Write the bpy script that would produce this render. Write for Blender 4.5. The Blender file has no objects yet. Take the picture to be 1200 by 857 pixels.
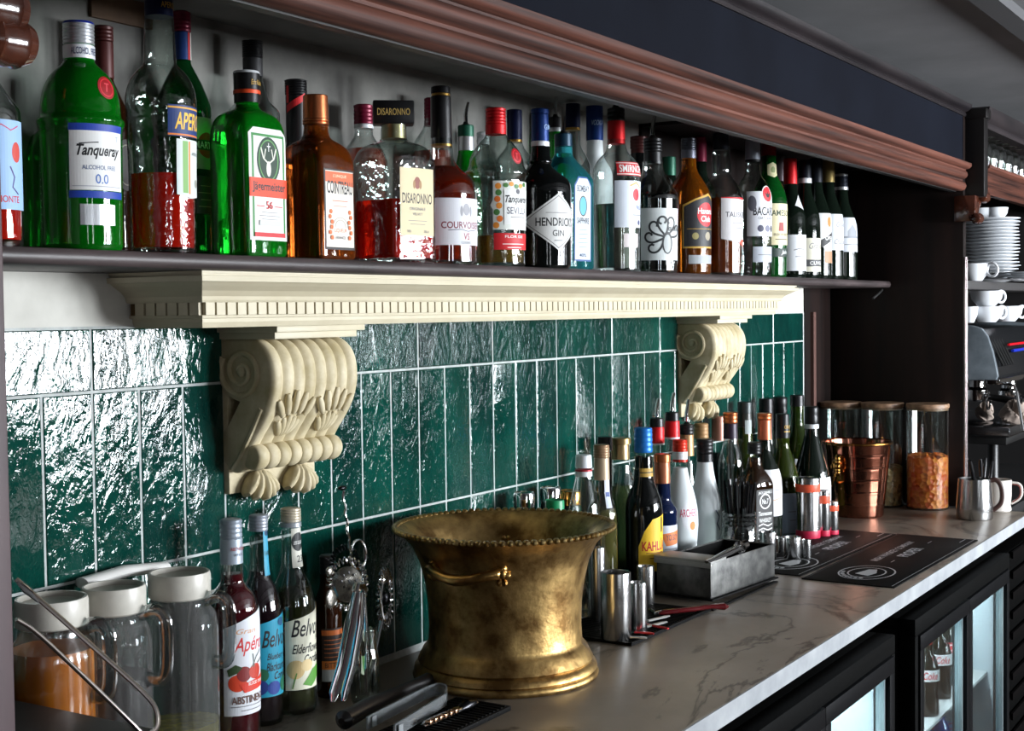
import bpy, bmesh, math, random
from mathutils import Vector, Matrix
random.seed(7)
U = 1.2            # unit in metres: whole scene and camera scaled about origin to real bottle sizes
CT = 0.75          # counter top
G = 1.162          # upper grout line of the tiles
SH = 1.307         # shelf top
PI = math.pi
sc = bpy.context.scene
col = sc.collection

# ---------------------------------------------------------------- camera
F = 1620.84
CAM = Vector((-1.03160, -1.17587, 0.08231 + G))
_yaw, _pit, _rol = 1.01742, -0.0395, -0.01232
_f = Vector((math.sin(_yaw)*math.cos(_pit), math.cos(_yaw)*math.cos(_pit), math.sin(_pit)))
_r0 = Vector((math.cos(_yaw), -math.sin(_yaw), 0)); _u0 = _r0.cross(_f)
_r = _r0*math.cos(_rol) + _u0*math.sin(_rol); _u = -_r0*math.sin(_rol) + _u0*math.cos(_rol)
cd = bpy.data.cameras.new('camera'); cam = bpy.data.objects.new('camera', cd); col.objects.link(cam)
cd.sensor_fit = 'HORIZONTAL'; cd.sensor_width = 36; cd.lens = F/1200*36; cd.clip_start = .05
cam.matrix_world = Matrix.Translation(CAM*U) @ Matrix((_r, _u, -_f)).transposed().to_4x4()
sc.camera = cam
def at(px, py, ax, v):                       # the point of the plane axis=v seen at a pixel
    d = _r*(px-600)/F + _u*(428.5-py)/F + _f
    return CAM + d*((v-CAM[ax])/d[ax])
def depth(p): return (Vector(p)-CAM).dot(_f)

# ---------------------------------------------------------------- world, light, exposure
sc.view_settings.view_transform = 'Standard'; sc.view_settings.look = 'None'
sc.view_settings.gamma = 1; sc.view_settings.use_curve_mapping = False
sc.view_settings.exposure = 0.0
sc.cycles.use_denoising = True
sc.cycles.max_bounces = 12; sc.cycles.transmission_bounces = 10; sc.cycles.glossy_bounces = 5
sc.cycles.diffuse_bounces = 3; sc.cycles.transparent_max_bounces = 24
sc.cycles.caustics_reflective = True; sc.cycles.caustics_refractive = True; sc.cycles.blur_glossy = 0.5
sc.cycles.sample_clamp_indirect = 4
w = bpy.data.worlds.new('world'); sc.world = w; w.use_nodes = True
w.node_tree.nodes['Background'].inputs[0].default_value = (.5, .6, .75, 1)
w.node_tree.nodes['Background'].inputs[1].default_value = 0.1
WINS = [(-2.3, -2.05, .9, 1.65, 14), (-1.2, -.95, .9, 1.65, 14), (1.35, 1.85, .72, 1.7, 240), (2.1, 2.6, .72, 1.7, 250), (2.85, 3.35, .72, 1.7, 270), (4.0, 4.3, .8, 1.6, 60), (5.6, 5.9, .8, 1.6, 40)]  # narrow windows are unseen additions for streaky highlights in glass and tiles
YF = -4.0
def area(name, loc, tgt, sx, sy, power, colr):
    l = bpy.data.lights.new(name, 'AREA'); l.shape = 'RECTANGLE'; l.size = sx*U; l.size_y = sy*U
    l.energy = power; l.color = colr
    o = bpy.data.objects.new(name, l); col.objects.link(o); o.location = Vector(loc)*U
    o.rotation_euler = (Vector(tgt)-Vector(loc)).to_track_quat('-Z', 'Y').to_euler(); return o
for i, (x0, x1, z0, z1, pw) in enumerate(WINS):
    area('window_daylight', ((x0+x1)/2, YF-.03, (z0+z1)/2), ((x0+x1)/2, 0, (z0+z1)/2), x1-x0, z1-z0, pw, (.9, .95, 1.0))

# ---------------------------------------------------------------- materials
def lin(c):
    return tuple((x/255/12.92 if x <= 10 else ((x/255+.055)/1.055)**2.4) for x in c)+(1,)
_m = {}
def newmat(name):
    m = bpy.data.materials.new(name); m.use_nodes = True
    return m, m.node_tree.nodes, m.node_tree.links, m.node_tree.nodes['Principled BSDF']
def noise(N, L, scale, detail=4, rough=.5, vec=(1, 1, 1), dist=0):
    tc = N.new('ShaderNodeTexCoord'); mp = N.new('ShaderNodeMapping'); nz = N.new('ShaderNodeTexNoise')
    L.new(tc.outputs['Object'], mp.inputs[0]); L.new(mp.outputs[0], nz.inputs[0]); mp.inputs['Scale'].default_value = vec
    nz.inputs['Scale'].default_value = scale; nz.inputs['Detail'].default_value = detail
    nz.inputs['Roughness'].default_value = rough; nz.inputs['Distortion'].default_value = dist
    return nz
def ramp(N, L, src, stops):
    r = N.new('ShaderNodeValToRGB'); L.new(src, r.inputs[0])
    while len(r.color_ramp.elements) < len(stops): r.color_ramp.elements.new(.5)
    for e, (p, c) in zip(r.color_ramp.elements, stops): e.position = p; e.color = lin(c) if len(c) == 3 else c
    return r
def bump(N, L, src, b, strength, dist):
    n = N.new('ShaderNodeBump'); n.inputs['Strength'].default_value = strength; n.inputs['Distance'].default_value = dist
    L.new(src, n.inputs['Height']); L.new(n.outputs[0], b.inputs['Normal']); return n
def pm(name, c, rough=.5, metal=0, trans=0, ior=1.45, c2=None, nscale=20, nvec=(1, 1, 1), bmp=0, bscale=60, bdist=.001, coat=0, dist=0, lo=.35, hi=.65):
    if name in _m: return _m[name]
    m, N, L, b = newmat(name)
    b.inputs['Base Color'].default_value = lin(c); b.inputs['Roughness'].default_value = rough; b.inputs['Metallic'].default_value = metal
    b.inputs['Transmission Weight'].default_value = trans; b.inputs['IOR'].default_value = ior; b.inputs['Coat Weight'].default_value = coat
    if c2:
        r = ramp(N, L, noise(N, L, nscale, 6, .6, nvec, dist).outputs[0], [(lo, c), (hi, c2)]); L.new(r.outputs[0], b.inputs['Base Color'])
    if bmp: bump(N, L, noise(N, L, bscale, 4, .5, nvec).outputs[0], b, bmp, bdist)
    _m[name] = m; return m
def thin(name, tint=(245, 250, 248), edge=(195, 203, 203), wav=0, gl=.1, rough=.03):
    if name in _m: return _m[name]
    m, N, L, b = newmat(name); N.remove(b)
    t = N.new('ShaderNodeBsdfTransparent'); g = N.new('ShaderNodeBsdfGlossy'); mx = N.new('ShaderNodeMixShader'); lw = N.new('ShaderNodeLayerWeight')
    g.inputs['Roughness'].default_value = rough; g.inputs['Color'].default_value = (.95, .95, .95, 1)
    lw.inputs['Blend'].default_value = .5
    r = ramp(N, L, lw.outputs['Facing'], [(0, tint), (.93, edge)]); L.new(r.outputs[0], t.inputs[0])
    p = N.new('ShaderNodeMath'); p.operation = 'POWER'; p.inputs[1].default_value = 3.0; L.new(lw.outputs['Facing'], p.inputs[0])
    a = N.new('ShaderNodeMath'); a.operation = 'MULTIPLY_ADD'; a.inputs[1].default_value = .75; a.inputs[2].default_value = gl; L.new(p.outputs[0], a.inputs[0])
    L.new(a.outputs[0], mx.inputs[0]); L.new(t.outputs[0], mx.inputs[1]); L.new(g.outputs[0], mx.inputs[2])
    L.new(mx.outputs[0], N['Material Output'].inputs[0])
    if wav:
        n = N.new('ShaderNodeBump'); n.inputs['Strength'].default_value = wav; n.inputs['Distance'].default_value = .002
        L.new(noise(N, L, 60, 2).outputs[0], n.inputs['Height']); L.new(n.outputs[0], g.inputs['Normal']); L.new(n.outputs[0], lw.inputs['Normal'])
    _m[name] = m; return m
def paper(c): return pm('paper_%d_%d_%d' % tuple(c), c, .55)
def foil(c, rough=.3, metal=.75): return pm('foil_%d_%d_%d_%d' % (*c, int(metal*100)), c, rough, metal, bmp=.15, bscale=90)
def plastic(c, rough=.3): return pm('plastic_%d_%d_%d' % tuple(c), c, rough)
def liquid(c, c2=None, t=.75): return pm('liquid_%d_%d_%d' % tuple(c), c, .04, 0, t, 1.34, bmp=.25, bscale=45, bdist=.003)
def cglass(c, t=.85): return pm('glass_%d_%d_%d' % tuple(c), c, .05, 0, t, 1.45, bmp=.15, bscale=40, bdist=.002)
CLEAR = thin('clear_glass', gl=.15); WAVY = thin('wavy_clear_glass', (240, 247, 243), (175, 188, 184), .9); TEAL = thin('teal_glass', (110, 205, 205), (30, 110, 120), .2)
FROST = pm('frosted_glass', (212, 219, 221), .45, 0, .2, 1.3)
GREEN = cglass((14, 150, 30), .75); DGREEN = cglass((12, 70, 30), .7); OLIVE = cglass((60, 75, 20), .7); AMBER = cglass((150, 70, 12), .8); BROWN = cglass((60, 28, 12), .6); BLACKG = cglass((14, 16, 16), .3)
WINEG = cglass((16, 24, 18), .3)
STEEL = pm('brushed_steel', (190, 190, 190), .22, 1, bmp=.12, bscale=40, nvec=(1, 1, 30))
STEELD = pm('worn_steel', (60, 60, 60), .5, .8, c2=(98, 98, 96), nscale=30, bmp=.2, bscale=120)
CHROME = pm('chrome', (215, 215, 215), .08, 1)
BRASS = pm('aged_brass', (112, 84, 48), .42, 1, c2=(206, 172, 112), nscale=22, bmp=.7, bscale=60, bdist=.0018, lo=.36, hi=.66)
COPPER = pm('copper', (140, 84, 66), .14, 1, c2=(200, 136, 112), nscale=8)
CREAM = pm('cream_paint', (198, 189, 164), .5, c2=(188, 178, 152), nscale=10, bmp=.1)
CREAMC = pm('cream_plaster', (204, 192, 162), .6, c2=(176, 162, 126), nscale=26, bmp=.3, bscale=60)
GROOVE = pm('dark_gap', (110, 88, 55), .8)
WOODM = pm('moulding_wood', (36, 19, 15), .6, ior=1.3, c2=(98, 58, 46), nscale=11, nvec=(.12, 5, 5), bmp=.5, bscale=24)
WOODD = pm('dark_wood', (12, 7, 6), .5, ior=1.3, c2=(27, 15, 12), nscale=6, nvec=(3, 3, .3), bmp=.12, bscale=20)
WOODP = pm('purple_brown_wood', (62, 46, 50), .5, c2=(78, 58, 60), nscale=12, nvec=(1, 1, .3))
SHELFM = pm('shelf_dark_wood', (50, 44, 44), .45, c2=(74, 64, 64), nscale=18, nvec=(.4, 3, 3), bmp=.15)
NAVY = pm('dark_blue_frieze', (9, 11, 19), .8, ior=1.15, c2=(14, 17, 26), nscale=3)
BLACK = plastic((14, 14, 14), .4); RUBBER = pm('black_rubber', (7, 7, 7), .65, ior=1.18)
WHITE = pm('white_china', (225, 228, 232), .25); WPLAS = plastic((228, 226, 222), .35)

# ---------------------------------------------------------------- mesh helpers
class MB:
    def __init__(s): s.v = []; s.f = []; s.m = []
    def add(s, vs, fs, mi=0):
        o = len(s.v); s.v += [Vector(v) for v in vs]; s.f += [[i+o for i in f] for f in fs]; s.m += [mi]*len(fs); return s
    def box(s, x0, x1, y0, y1, z0, z1, mi=0):
        return s.add([(x0,y0,z0),(x1,y0,z0),(x1,y1,z0),(x0,y1,z0),(x0,y0,z1),(x1,y0,z1),(x1,y1,z1),(x0,y1,z1)],
                     [(3,2,1,0),(4,5,6,7),(0,1,5,4),(1,2,6,5),(2,3,7,6),(3,0,4,7)], mi)
    def rings(s, R, mi=0, c0=True, c1=True, closed=True):
        n = len(R[0]); vs = [p for r in R for p in r]; fs = []
        for i in range(len(R)-1):
            for j in range(n if closed else n-1):
                a = i*n+j; b = i*n+(j+1) % n; fs.append((a, b, b+n, a+n))
        if c0: fs.append(list(range(n))[::-1])
        if c1: fs.append([(len(R)-1)*n+j for j in range(n)])
        return s.add(vs, fs, mi)
    def lathe(s, prof, n=40, c=(0, 0, 0), mi=0, c0=True, c1=True):
        return s.rings([[(c[0]+r*math.cos(2*PI*j/n), c[1]+r*math.sin(2*PI*j/n), c[2]+z) for j in range(n)] for r, z in prof], mi, c0, c1)
    def prism(s, poly, axis, a, b, mi=0):     # poly in the other two axes
        def p(u, v, t): return {0: (t, u, v), 1: (u, t, v), 2: (u, v, t)}[axis]
        return s.rings([[p(u, v, a) for u, v in poly], [p(u, v, b) for u, v in poly]], mi)
    def tube(s, pts, r, n=10, mi=0, flat=None):
        pts = [Vector(p) for p in pts]; R = []; rr = r if isinstance(r, (list, tuple)) else [r]*len(pts)
        t0 = (pts[1]-pts[0]).normalized(); up = Vector((0, 0, 1)) if abs(t0.z) < .9 else Vector((1, 0, 0)); x = t0.cross(up).normalized()
        for i, p in enumerate(pts):
            t = (pts[min(i+1, len(pts)-1)]-pts[max(i-1, 0)]).normalized()
            x = (x-t*x.dot(t)).normalized(); y = t.cross(x); k = flat or 1
            R.append([p+(x*math.cos(2*PI*j/n)+y*math.sin(2*PI*j/n)*k)*rr[i] for j in range(n)])
        return s.rings(R, mi)
    def ball(s, c, rx, ry=None, rz=None, mi=0, n=16, mat=None):
        ry = ry or rx; rz = rz or rx; R = []
        for i in range(1, n//2):
            a = PI*i/(n//2); R.append([Vector((rx*math.sin(a)*math.cos(2*PI*j/n), ry*math.sin(a)*math.sin(2*PI*j/n), -rz*math.cos(a))) for j in range(n)])
        if mat: R = [[mat @ p for p in r] for r in R]
        return s.rings([[p+Vector(c) for p in r] for r in R], mi)
    def xf(s, M, start=0):
        for i in range(start, len(s.v)): s.v[i] = M @ s.v[i]
        return s
    def build(s, name, mats, parent=None, bevel=0, sharp=35, smooth=True, seg=2):
        me = bpy.data.meshes.new(name); me.from_pydata([tuple(v*U) for v in s.v], [], s.f)
        for m in (mats if isinstance(mats, (list, tuple)) else [mats]): me.materials.append(m)
        me.polygons.foreach_set('material_index', s.m)
        bm = bmesh.new(); bm.from_mesh(me); bmesh.ops.recalc_face_normals(bm, faces=bm.faces)
        if bevel:
            es = [e for e in bm.edges if len(e.link_faces) == 2 and e.calc_face_angle(0) > .6]
            bmesh.ops.bevel(bm, geom=es, offset=bevel*U, segments=seg, affect='EDGES', profile=.5, clamp_overlap=True)
        bm.to_mesh(me); bm.free()
        if smooth: me.shade_smooth(); me.set_sharp_from_angle(angle=math.radians(sharp))
        o = bpy.data.objects.new(name, me); col.objects.link(o)
        if parent: o.parent = parent
        return o
def tag(o, label=None, cat=None, group=None, kind=None):
    if label: o['label'] = label
    if cat: o['category'] = cat
    if group: o['group'] = group
    if kind: o['kind'] = kind
    return o
def thing(name, label, cat, loc, rz=0, group=None):
    o = bpy.data.objects.new(name, None); o.empty_display_size = .02; col.objects.link(o)
    o.location = Vector(loc)*U; o.rotation_euler = (0, 0, rz); return tag(o, label, cat, group)
def struct(mb, name, mats, **k):
    return tag(mb.build(name, mats, **k), kind='structure')
def placed(mb, name, mats, label, cat, loc, rz=0, group=None, **k):
    o = mb.build(name, mats, **k); o.location = Vector(loc)*U; o.rotation_euler = (0, 0, rz); return tag(o, label, cat, group)
def chaikin(P, it=2):
    for _ in range(it):
        Q = [P[0]]
        for a, b in zip(P, P[1:]):
            Q.append(tuple(x*.75+y*.25 for x, y in zip(a, b))); Q.append(tuple(x*.25+y*.75 for x, y in zip(a, b)))
        P = Q+[P[-1]]
    return P
def facing(x, y, turn):                       # z rotation that turns local -y to the camera, then by turn degrees
    return math.atan2(CAM.y-y, CAM.x-x)+math.radians(turn)+PI/2

# ---------------------------------------------------------------- flat printed marks: text and shapes laid on a surface
_tc = {}
def textmesh(s, shear=0, bold=0):
    k = (s, shear, bold)
    if k not in _tc:
        c = bpy.data.curves.new('t', 'FONT'); c.body = s; c.shear = shear; c.offset = bold; c.resolution_u = 3
        o = bpy.data.objects.new('t', c); me = o.to_mesh(); vs = [(v.co.x, v.co.y) for v in me.vertices]; fs = [list(p.vertices) for p in me.polygons]
        o.to_mesh_clear(); bpy.data.objects.remove(o); bpy.data.curves.remove(c)
        xs = [v[0] for v in vs]; ys = [v[1] for v in vs]; x0, x1, y0, y1 = min(xs), max(xs), min(ys), max(ys)
        _tc[k] = ([((x-x0)/(x1-x0)-.5, (y-y0)/(y1-y0)-.5) for x, y in vs], fs)
    return _tc[k]
def shape2d(sh):
    k = sh[0]
    if k == 'r': _, x0, y0, x1, y1, c = sh; return [(x0, y0), (x1, y0), (x1, y1), (x0, y1)], [(0, 1, 2, 3)], c
    if k == 'p': return sh[1], [list(range(len(sh[1])))], sh[2]
    if k == 'e':
        _, cx, cy, rx, ry, c = sh; n = 24; return [(cx+rx*math.cos(2*PI*i/n), cy+ry*math.sin(2*PI*i/n)) for i in range(n)], [list(range(n))], c
    if k == 'o':
        _, cx, cy, rx, ry, wd, c = sh; n = 28; v = []
        for q in (0, wd): v += [(cx+(rx-q)*math.cos(2*PI*i/n), cy+(ry-q)*math.sin(2*PI*i/n)) for i in range(n)]
        return v, [(i, (i+1) % n, n+(i+1) % n, n+i) for i in range(n)], c
    if k == 'l':                               # stroked line
        _, pts, wd, c = sh; v = []; f = []
        for i, (x, y) in enumerate(pts):
            a = pts[max(i-1, 0)]; b = pts[min(i+1, len(pts)-1)]; dx, dy = b[0]-a[0], b[1]-a[1]; l = math.hypot(dx, dy) or 1
            v += [(x-dy/l*wd/2, y+dx/l*wd/2), (x+dy/l*wd/2, y-dx/l*wd/2)]
            if i: f.append((2*i-2, 2*i-1, 2*i+1, 2*i))
        return v, f, c
    if k == 't':
        s, cx, cy, wd, ht, c = sh[1:7]; shear = sh[7] if len(sh) > 7 else 0; bold = (sh[8] if len(sh) > 8 else 0)+.008
        v, f = textmesh(s, shear, bold); return [(cx+x*wd, cy+y*ht) for x, y in v], f, c
def printed(shapes, unit, fn, step=None, name='label', parent=None, lift=.0002, tint=None):
    """shapes in units; fn(s, t, off) -> point"""
    V = []; Fc = []; MI = []; mats = []
    for li, sh in enumerate(shapes):
        v, f, c = shape2d(sh); m = paper(c) if isinstance(c, tuple) else c
        if m not in mats: mats.append(m)
        bm = bmesh.new(); bv = [bm.verts.new((x*unit, y*unit, 0)) for x, y in v]
        for q in f:
            try: bm.faces.new([bv[i] for i in q])
            except ValueError: pass
        if step:
            xs = [q.co.x for q in bm.verts]; x = math.ceil(min(xs)/step)*step
            while x < max(xs):
                bmesh.ops.bisect_plane(bm, geom=bm.verts[:]+bm.edges[:]+bm.faces[:], plane_co=(x, 0, 0), plane_no=(1, 0, 0)); x += step
            ys = [q.co.y for q in bm.verts]
            if max(ys)-min(ys) > .008:
                y = math.ceil(min(ys)/.005)*.005
                while y < max(ys):
                    bmesh.ops.bisect_plane(bm, geom=bm.verts[:]+bm.edges[:]+bm.faces[:], plane_co=(0, y, 0), plane_no=(0, 1, 0)); y += .005
        bm.verts.index_update(); o = len(V); off = lift+li*.00005
        V += [fn(q.co.x, q.co.y, off) for q in bm.verts]
        for q in bm.faces: Fc.append([i.index+o for i in q.verts]); MI.append(mats.index(m))
        bm.free()
    me = bpy.data.meshes.new(name); me.from_pydata([tuple(Vector(p)*U) for p in V], [], Fc)
    for m in mats: me.materials.append(m)
    me.polygons.foreach_set('material_index', MI)
    o = bpy.data.objects.new(name, me); col.objects.link(o)
    if parent: o.parent = parent
    return o

# ---------------------------------------------------------------- bottles
def superpt(a, b, n, t):
    c, s = math.cos(t), math.sin(t); return (a*math.copysign(abs(c)**(2/n), c), b*math.copysign(abs(s)**(2/n), s))
def ringpts(a, b, n, N=44):
    T = []
    for j in range(N):
        t = 2*PI*j/N
        if n > 2.2:                            # more points at the corners
            t = t-.19*math.sin(4*t)*-1*min(1, (n-2)/4)
        T.append(superpt(a, b, n, t))
    return T
BOT = {}
SPR = 'spirit bottles on the long shelf'; CTR = 'bottles standing on the counter'
def bottle(kind, label, px, prof, y, glass, base=None, liq=None, caps=(), labels=(), turn=20, pourer=None, it=2, z0=SH, group=SPR, rings=None, cat='bottle', bodyname='glass_body', rmax=9):
    """prof, caps, labels in photo pixels at the bottle's own depth; they become metres here"""
    c = at(px, prof[0][0], 1, y); k = depth(c)/F; x = c.x
    Z = lambda py: at(px, py, 1, y).z-z0
    root = thing(kind, label, cat, (x, y, z0), facing(x, y, turn), group)
    S = []; rmax = min(rmax, -y-.008); dn = [prof[0]]
    for a, b in zip(prof, prof[1:]):           # keep shoulders crisp: extra stations near both ends of long runs
        L_ = b[0]-a[0]; m4 = lambda e: (e[0], e[1], e[2] if len(e) > 2 else e[1], e[3] if len(e) > 3 else 2.0)
        if L_ > 18: dn += [tuple(u+(v-u)*t for u, v in zip(m4(a), m4(b))) for t in (7/L_, 1-7/L_)]
        dn.append(b)
    prof = dn
    for e in prof: S.append((Z(e[0]), min(rmax, e[1]*k), min(rmax, (e[2] if len(e) > 2 else e[1])*k), e[3] if len(e) > 3 else 2.0))
    S = [q for q in S if q[0] > .008]; S.append((.004, *S[-1][1:])); S = chaikin(S, it)
    S.append((0, S[-1][1]*.93, S[-1][2]*.93, S[-1][3]))
    S = [s for i, s in enumerate(S) if i == 0 or s[0] < S[i-1][0]-1e-6][::-1]
    def sec(z):
        if z <= S[0][0]: return S[0][1:]
        for p, q in zip(S, S[1:]):
            if p[0] <= z <= q[0]:
                t = (z-p[0])/(q[0]-p[0]); return tuple(u+(v-u)*t for u, v in zip(p[1:], q[1:]))
        return S[-1][1:]
    b = MB(); b.rings([[(u, v, s[0]) for u, v in ringpts(*s[1:])] for s in S]); b.build(bodyname, glass, root)
    if liq:
        zl = Z(liq[0]); L = [(.006, *[q*.9 for q in sec(.006)[:2]], sec(.006)[2])]
        L += [(s[0], s[1]*.93, s[2]*.93, s[3]) for s in S if .008 < s[0] < zl-.002]; q = sec(zl); L.append((zl, q[0]*.93, q[1]*.93, q[2]))
        b = MB(); b.rings([[(u, v, s[0]) for u, v in ringpts(*s[1:])] for s in L]); b.build('liquid', liq[1], root)
    for nm, m, pts, *rd in caps:               # (name, material, [(py, r)...], ridges)
        P = [(r*k, Z(py)) for py, r in pts][::-1]
        if rd and rd[0]:
            (r0, za), (r1, zb) = P[0], P[-1]; n = rd[0]; P = []
            for i in range(n):
                for t, q in ((0, .95), (.25, 1), (.75, 1), (1, .95)): tt = (i+t*.98)/n; P.append(((r0+(r1-r0)*tt)*q, za+(zb-za)*tt))
        e = min(.0012, abs(P[-1][1]-P[0][1])*.2)
        P = [(P[0][0]*.9, P[0][1])]+P[:-1]+[(P[-1][0], P[-1][1]-e), (P[-1][0]-e, P[-1][1])]
        MB().lathe(P, 32).build(nm, m, root)
    if pourer:                                 # (py of tip, py of collar top, r collar)
        za, zb, r = Z(pourer[1]), Z(pourer[0]), pourer[2]*k
        o = MB().lathe([(r*.6, za-.012), (r*1.05, za-.01), (r*1.05, za-.002), (r*.5, za+.002), (r*.3, za+.006)], 20).build('pourer', pm('pourer_collar', (20, 20, 20), .3), root)
        hh = zb-za
        MB().tube([(0, 0, za), (0, 0, za+hh*.45), (.0015, 0, za+hh*.7), (.004, 0, za+hh)], [r*.36, r*.34, r*.3, r*.24], 12).build('spout', CHROME, o)
    for lb in labels:                          # (name, py centre, s offset px, shapes in px)
        nm, pyc, s0, shs = lb[:4]; zc = Z(pyc); tabs = {}; ex_ = lb[4]*k if len(lb) > 4 else 0
        def fn(s, t, off):
            z = zc+t; kz = round(z*2000)
            if kz not in tabs:
                a, bb, n = sec(kz/2000); a, bb = max(a, ex_), max(bb, ex_); pts = [superpt(a, bb, n, -PI/2+PI*1.15*(i/90)*(1)) for i in range(-90, 91)]
                acc = [0]
                for p, q in zip(pts, pts[1:]): acc.append(acc[-1]+math.dist(p, q))
                mid = acc[90]; tabs[kz] = (pts, [q-mid for q in acc])
            pts, acc = tabs[kz]; s = max(acc[0]+1e-6, min(acc[-1]-1e-6, s)); lo, hi = 0, len(acc)-1
            while hi-lo > 1:
                m_ = (lo+hi)//2
                if acc[m_] <= s: lo = m_
                else: hi = m_
            t_ = (s-acc[lo])/max(acc[hi]-acc[lo], 1e-9); X = pts[lo][0]+(pts[hi][0]-pts[lo][0])*t_; Y = pts[lo][1]+(pts[hi][1]-pts[lo][1])*t_
            dx, dy = pts[hi][0]-pts[lo][0], pts[hi][1]-pts[lo][1]; l = math.hypot(dx, dy) or 1
            return (X+dy/l*off, Y-dx/l*off, z)
        shs = [shift(q, s0) for q in shs] if s0 else shs
        printed(shs, k, fn, .0028, nm, root, .0003)
    BOT[label] = root
    return root
def shift(q, d):
    k = q[0]
    if k == 'r': return ('r', q[1]+d, q[2], q[3]+d, q[4], q[5])
    if k in 'eo': return (k, q[1]+d, *q[2:])
    if k == 'p': return ('p', [(x+d, y) for x, y in q[1]], q[2])
    if k == 'l': return ('l', [(x+d, y) for x, y in q[1]], q[2], q[3])
    return ('t', q[1], q[2]+d, *q[3:])
def rect(w_, h, c, b=None):
    o = [('r', -w_/2, -h/2, w_/2, h/2, b if b else c)]
    if b: o.append(('r', -w_/2+1.2, -h/2+1.2, w_/2-1.2, h/2-1.2, c))
    return o
def lines(n, w_, y0, dy, c, cx=0): return [('r', cx-w_/2*(1 if i % 2 else .8), y0-i*dy, cx+w_/2*(1 if i % 2 else .8), y0-i*dy+.9, c) for i in range(n)]
W_ = (224, 224, 222); K = (24, 24, 26); RED = (196, 30, 36); GREY = (120, 120, 122); CRM = (222, 212, 178); GOLD = (190, 150, 60); BLU = (30, 70, 150)

# ================================================================ THE SETTING
PLAS = pm('grey_plaster', (98, 97, 94), .8, c2=(128, 127, 122), nscale=7, bmp=.2, bscale=50)
def tilemat(name, c, c2):
    m, N, L, b = newmat(name)
    r = ramp(N, L, noise(N, L, 9, 5, .6, (1, 1, .5)).outputs[0], [(.3, c), (.7, c2)]); L.new(r.outputs[0], b.inputs['Base Color'])
    b.inputs['Roughness'].default_value = .03; b.inputs['IOR'].default_value = 1.6
    n1 = noise(N, L, 26, 4, .55, (1, 1, .55), .8); n2 = noise(N, L, 75, 3, .6, (1, 1, .7), 1.5)
    mx = N.new('ShaderNodeMath'); mx.operation = 'MULTIPLY_ADD'; mx.inputs[1].default_value = .3
    L.new(n2.outputs[0], mx.inputs[0]); L.new(n1.outputs[0], mx.inputs[2]); bump(N, L, mx.outputs[0], b, .62, .004); return m
TILE = tilemat('green_glaze', (4, 38, 33), (10, 66, 56)); TILE2 = tilemat('dark_green_glaze', (6, 32, 30), (10, 60, 52))
GROUT = pm('grout', (186, 190, 188), .8, c2=(160, 164, 162), nscale=60)
XL, XR = -3.2, 6.5; H = 1.80
b = MB(); b.box(-.55, 2.46, 0, .1, 0, 1.78); struct(b, 'wall_back', PLAS, bevel=0)
struct(MB().box(XL, XR, .1, .2, 0, H), 'wall_back', PLAS)
struct(MB().box(XL, XR, YF-.3, .2, -.05, 0), 'floor', pm('floor_boards', (50, 36, 28), .5, c2=(72, 54, 42), nscale=5, nvec=(.4, 4, 1)))
struct(MB().box(XL, XR, YF-.3, .2, H, H+.05), 'ceiling', pm('ceiling_paint', (112, 112, 114), .8, c2=(128, 128, 130), nscale=2))
b = MB()
for by in (-.62, -1.5, -2.4, -3.3): b.box(XL, XR, by, by+.045, H-.02, H)
struct(b, 'trim_1', pm('ceiling_batten', (70, 70, 72), .7))
struct(MB().box(XL-.1, XL, YF-.3, .2, 0, H), 'wall_left', pm('room_wall', (86, 80, 74), .8))
struct(MB().box(XR, XR+.1, YF-.3, .2, 0, H), 'wall_right', pm('room_wall', (86, 80, 74), .8))
b = MB(); xs = XL
for (x0, x1, z0, z1, _) in WINS:
    b.box(xs, x0, YF-.1, YF, 0, H); b.box(x0, x1, YF-.1, YF, 0, z0); b.box(x0, x1, YF-.1, YF, z1, H); xs = x1
b.box(xs, XR, YF-.1, YF, 0, H); struct(b, 'wall_front', pm('room_wall', (86, 80, 74), .8))
for i, (x0, x1, z0, z1, _) in enumerate(WINS):
    b = MB(); t = .025
    for q in ((x0, x0+t, z0, z1), (x1-t, x1, z0, z1), (x0, x1, z0, z0+t), (x0, x1, z1-t, z1), ((x0+x1)/2-.012, (x0+x1)/2+.012, z0, z1), (x0, x1, z0+(z1-z0)*.62-.012, z0+(z1-z0)*.62+.012)):
        b.box(q[0], q[1], YF-.02, YF+.01, q[2], q[3])
    struct(b, 'window_%d' % (i+1), WOODD)

struct(MB().box(-.36, 2.228, -.003, 0, G+.0705, SH-.0165), 'wall_strip', pm('pale_wall_strip', (190, 188, 180), .8, c2=(208, 206, 198), nscale=9))
# tiles
TP = .0673; b = MB(); g = .0016
def tile(x0, x1, z0, z1):
    x1 = min(x1, 2.226)
    if x1-x0 < .01: return
    e = [random.uniform(-.0004, .0004) for _ in range(3)]; n = len(b.v); y = -.0052; c = .0012
    P = [(x0+g, z0+g), (x1-g, z0+g), (x1-g, z1-g), (x0+g, z1-g)]; I = [(x0+g+c, z0+g+c), (x1-g-c, z0+g+c), (x1-g-c, z1-g-c), (x0+g+c, z1-g-c)]
    yy = lambda u, v: y+e[0]+e[1]*((u-x0)/(x1-x0)-.5)+e[2]*((v-z0)/(z1-z0)-.5)
    b.rings([[(u, -.001, v) for u, v in P], [(u, -.0044, v) for u, v in P], [(u, yy(u, v), v) for u, v in I]], random.choice((0, 0, 1)), False, True)
for i in range(-9, 34, 3): tile(i*TP, (i+3)*TP, G, G+.0695)
for i in range(-7, 34):
    tile(i*TP, (i+1)*TP, G-.2015, G); tile(i*TP, (i+1)*TP, G-.403, G-.2015)
struct(b, 'wall_tiles', [TILE, TILE2], sharp=20)
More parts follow.
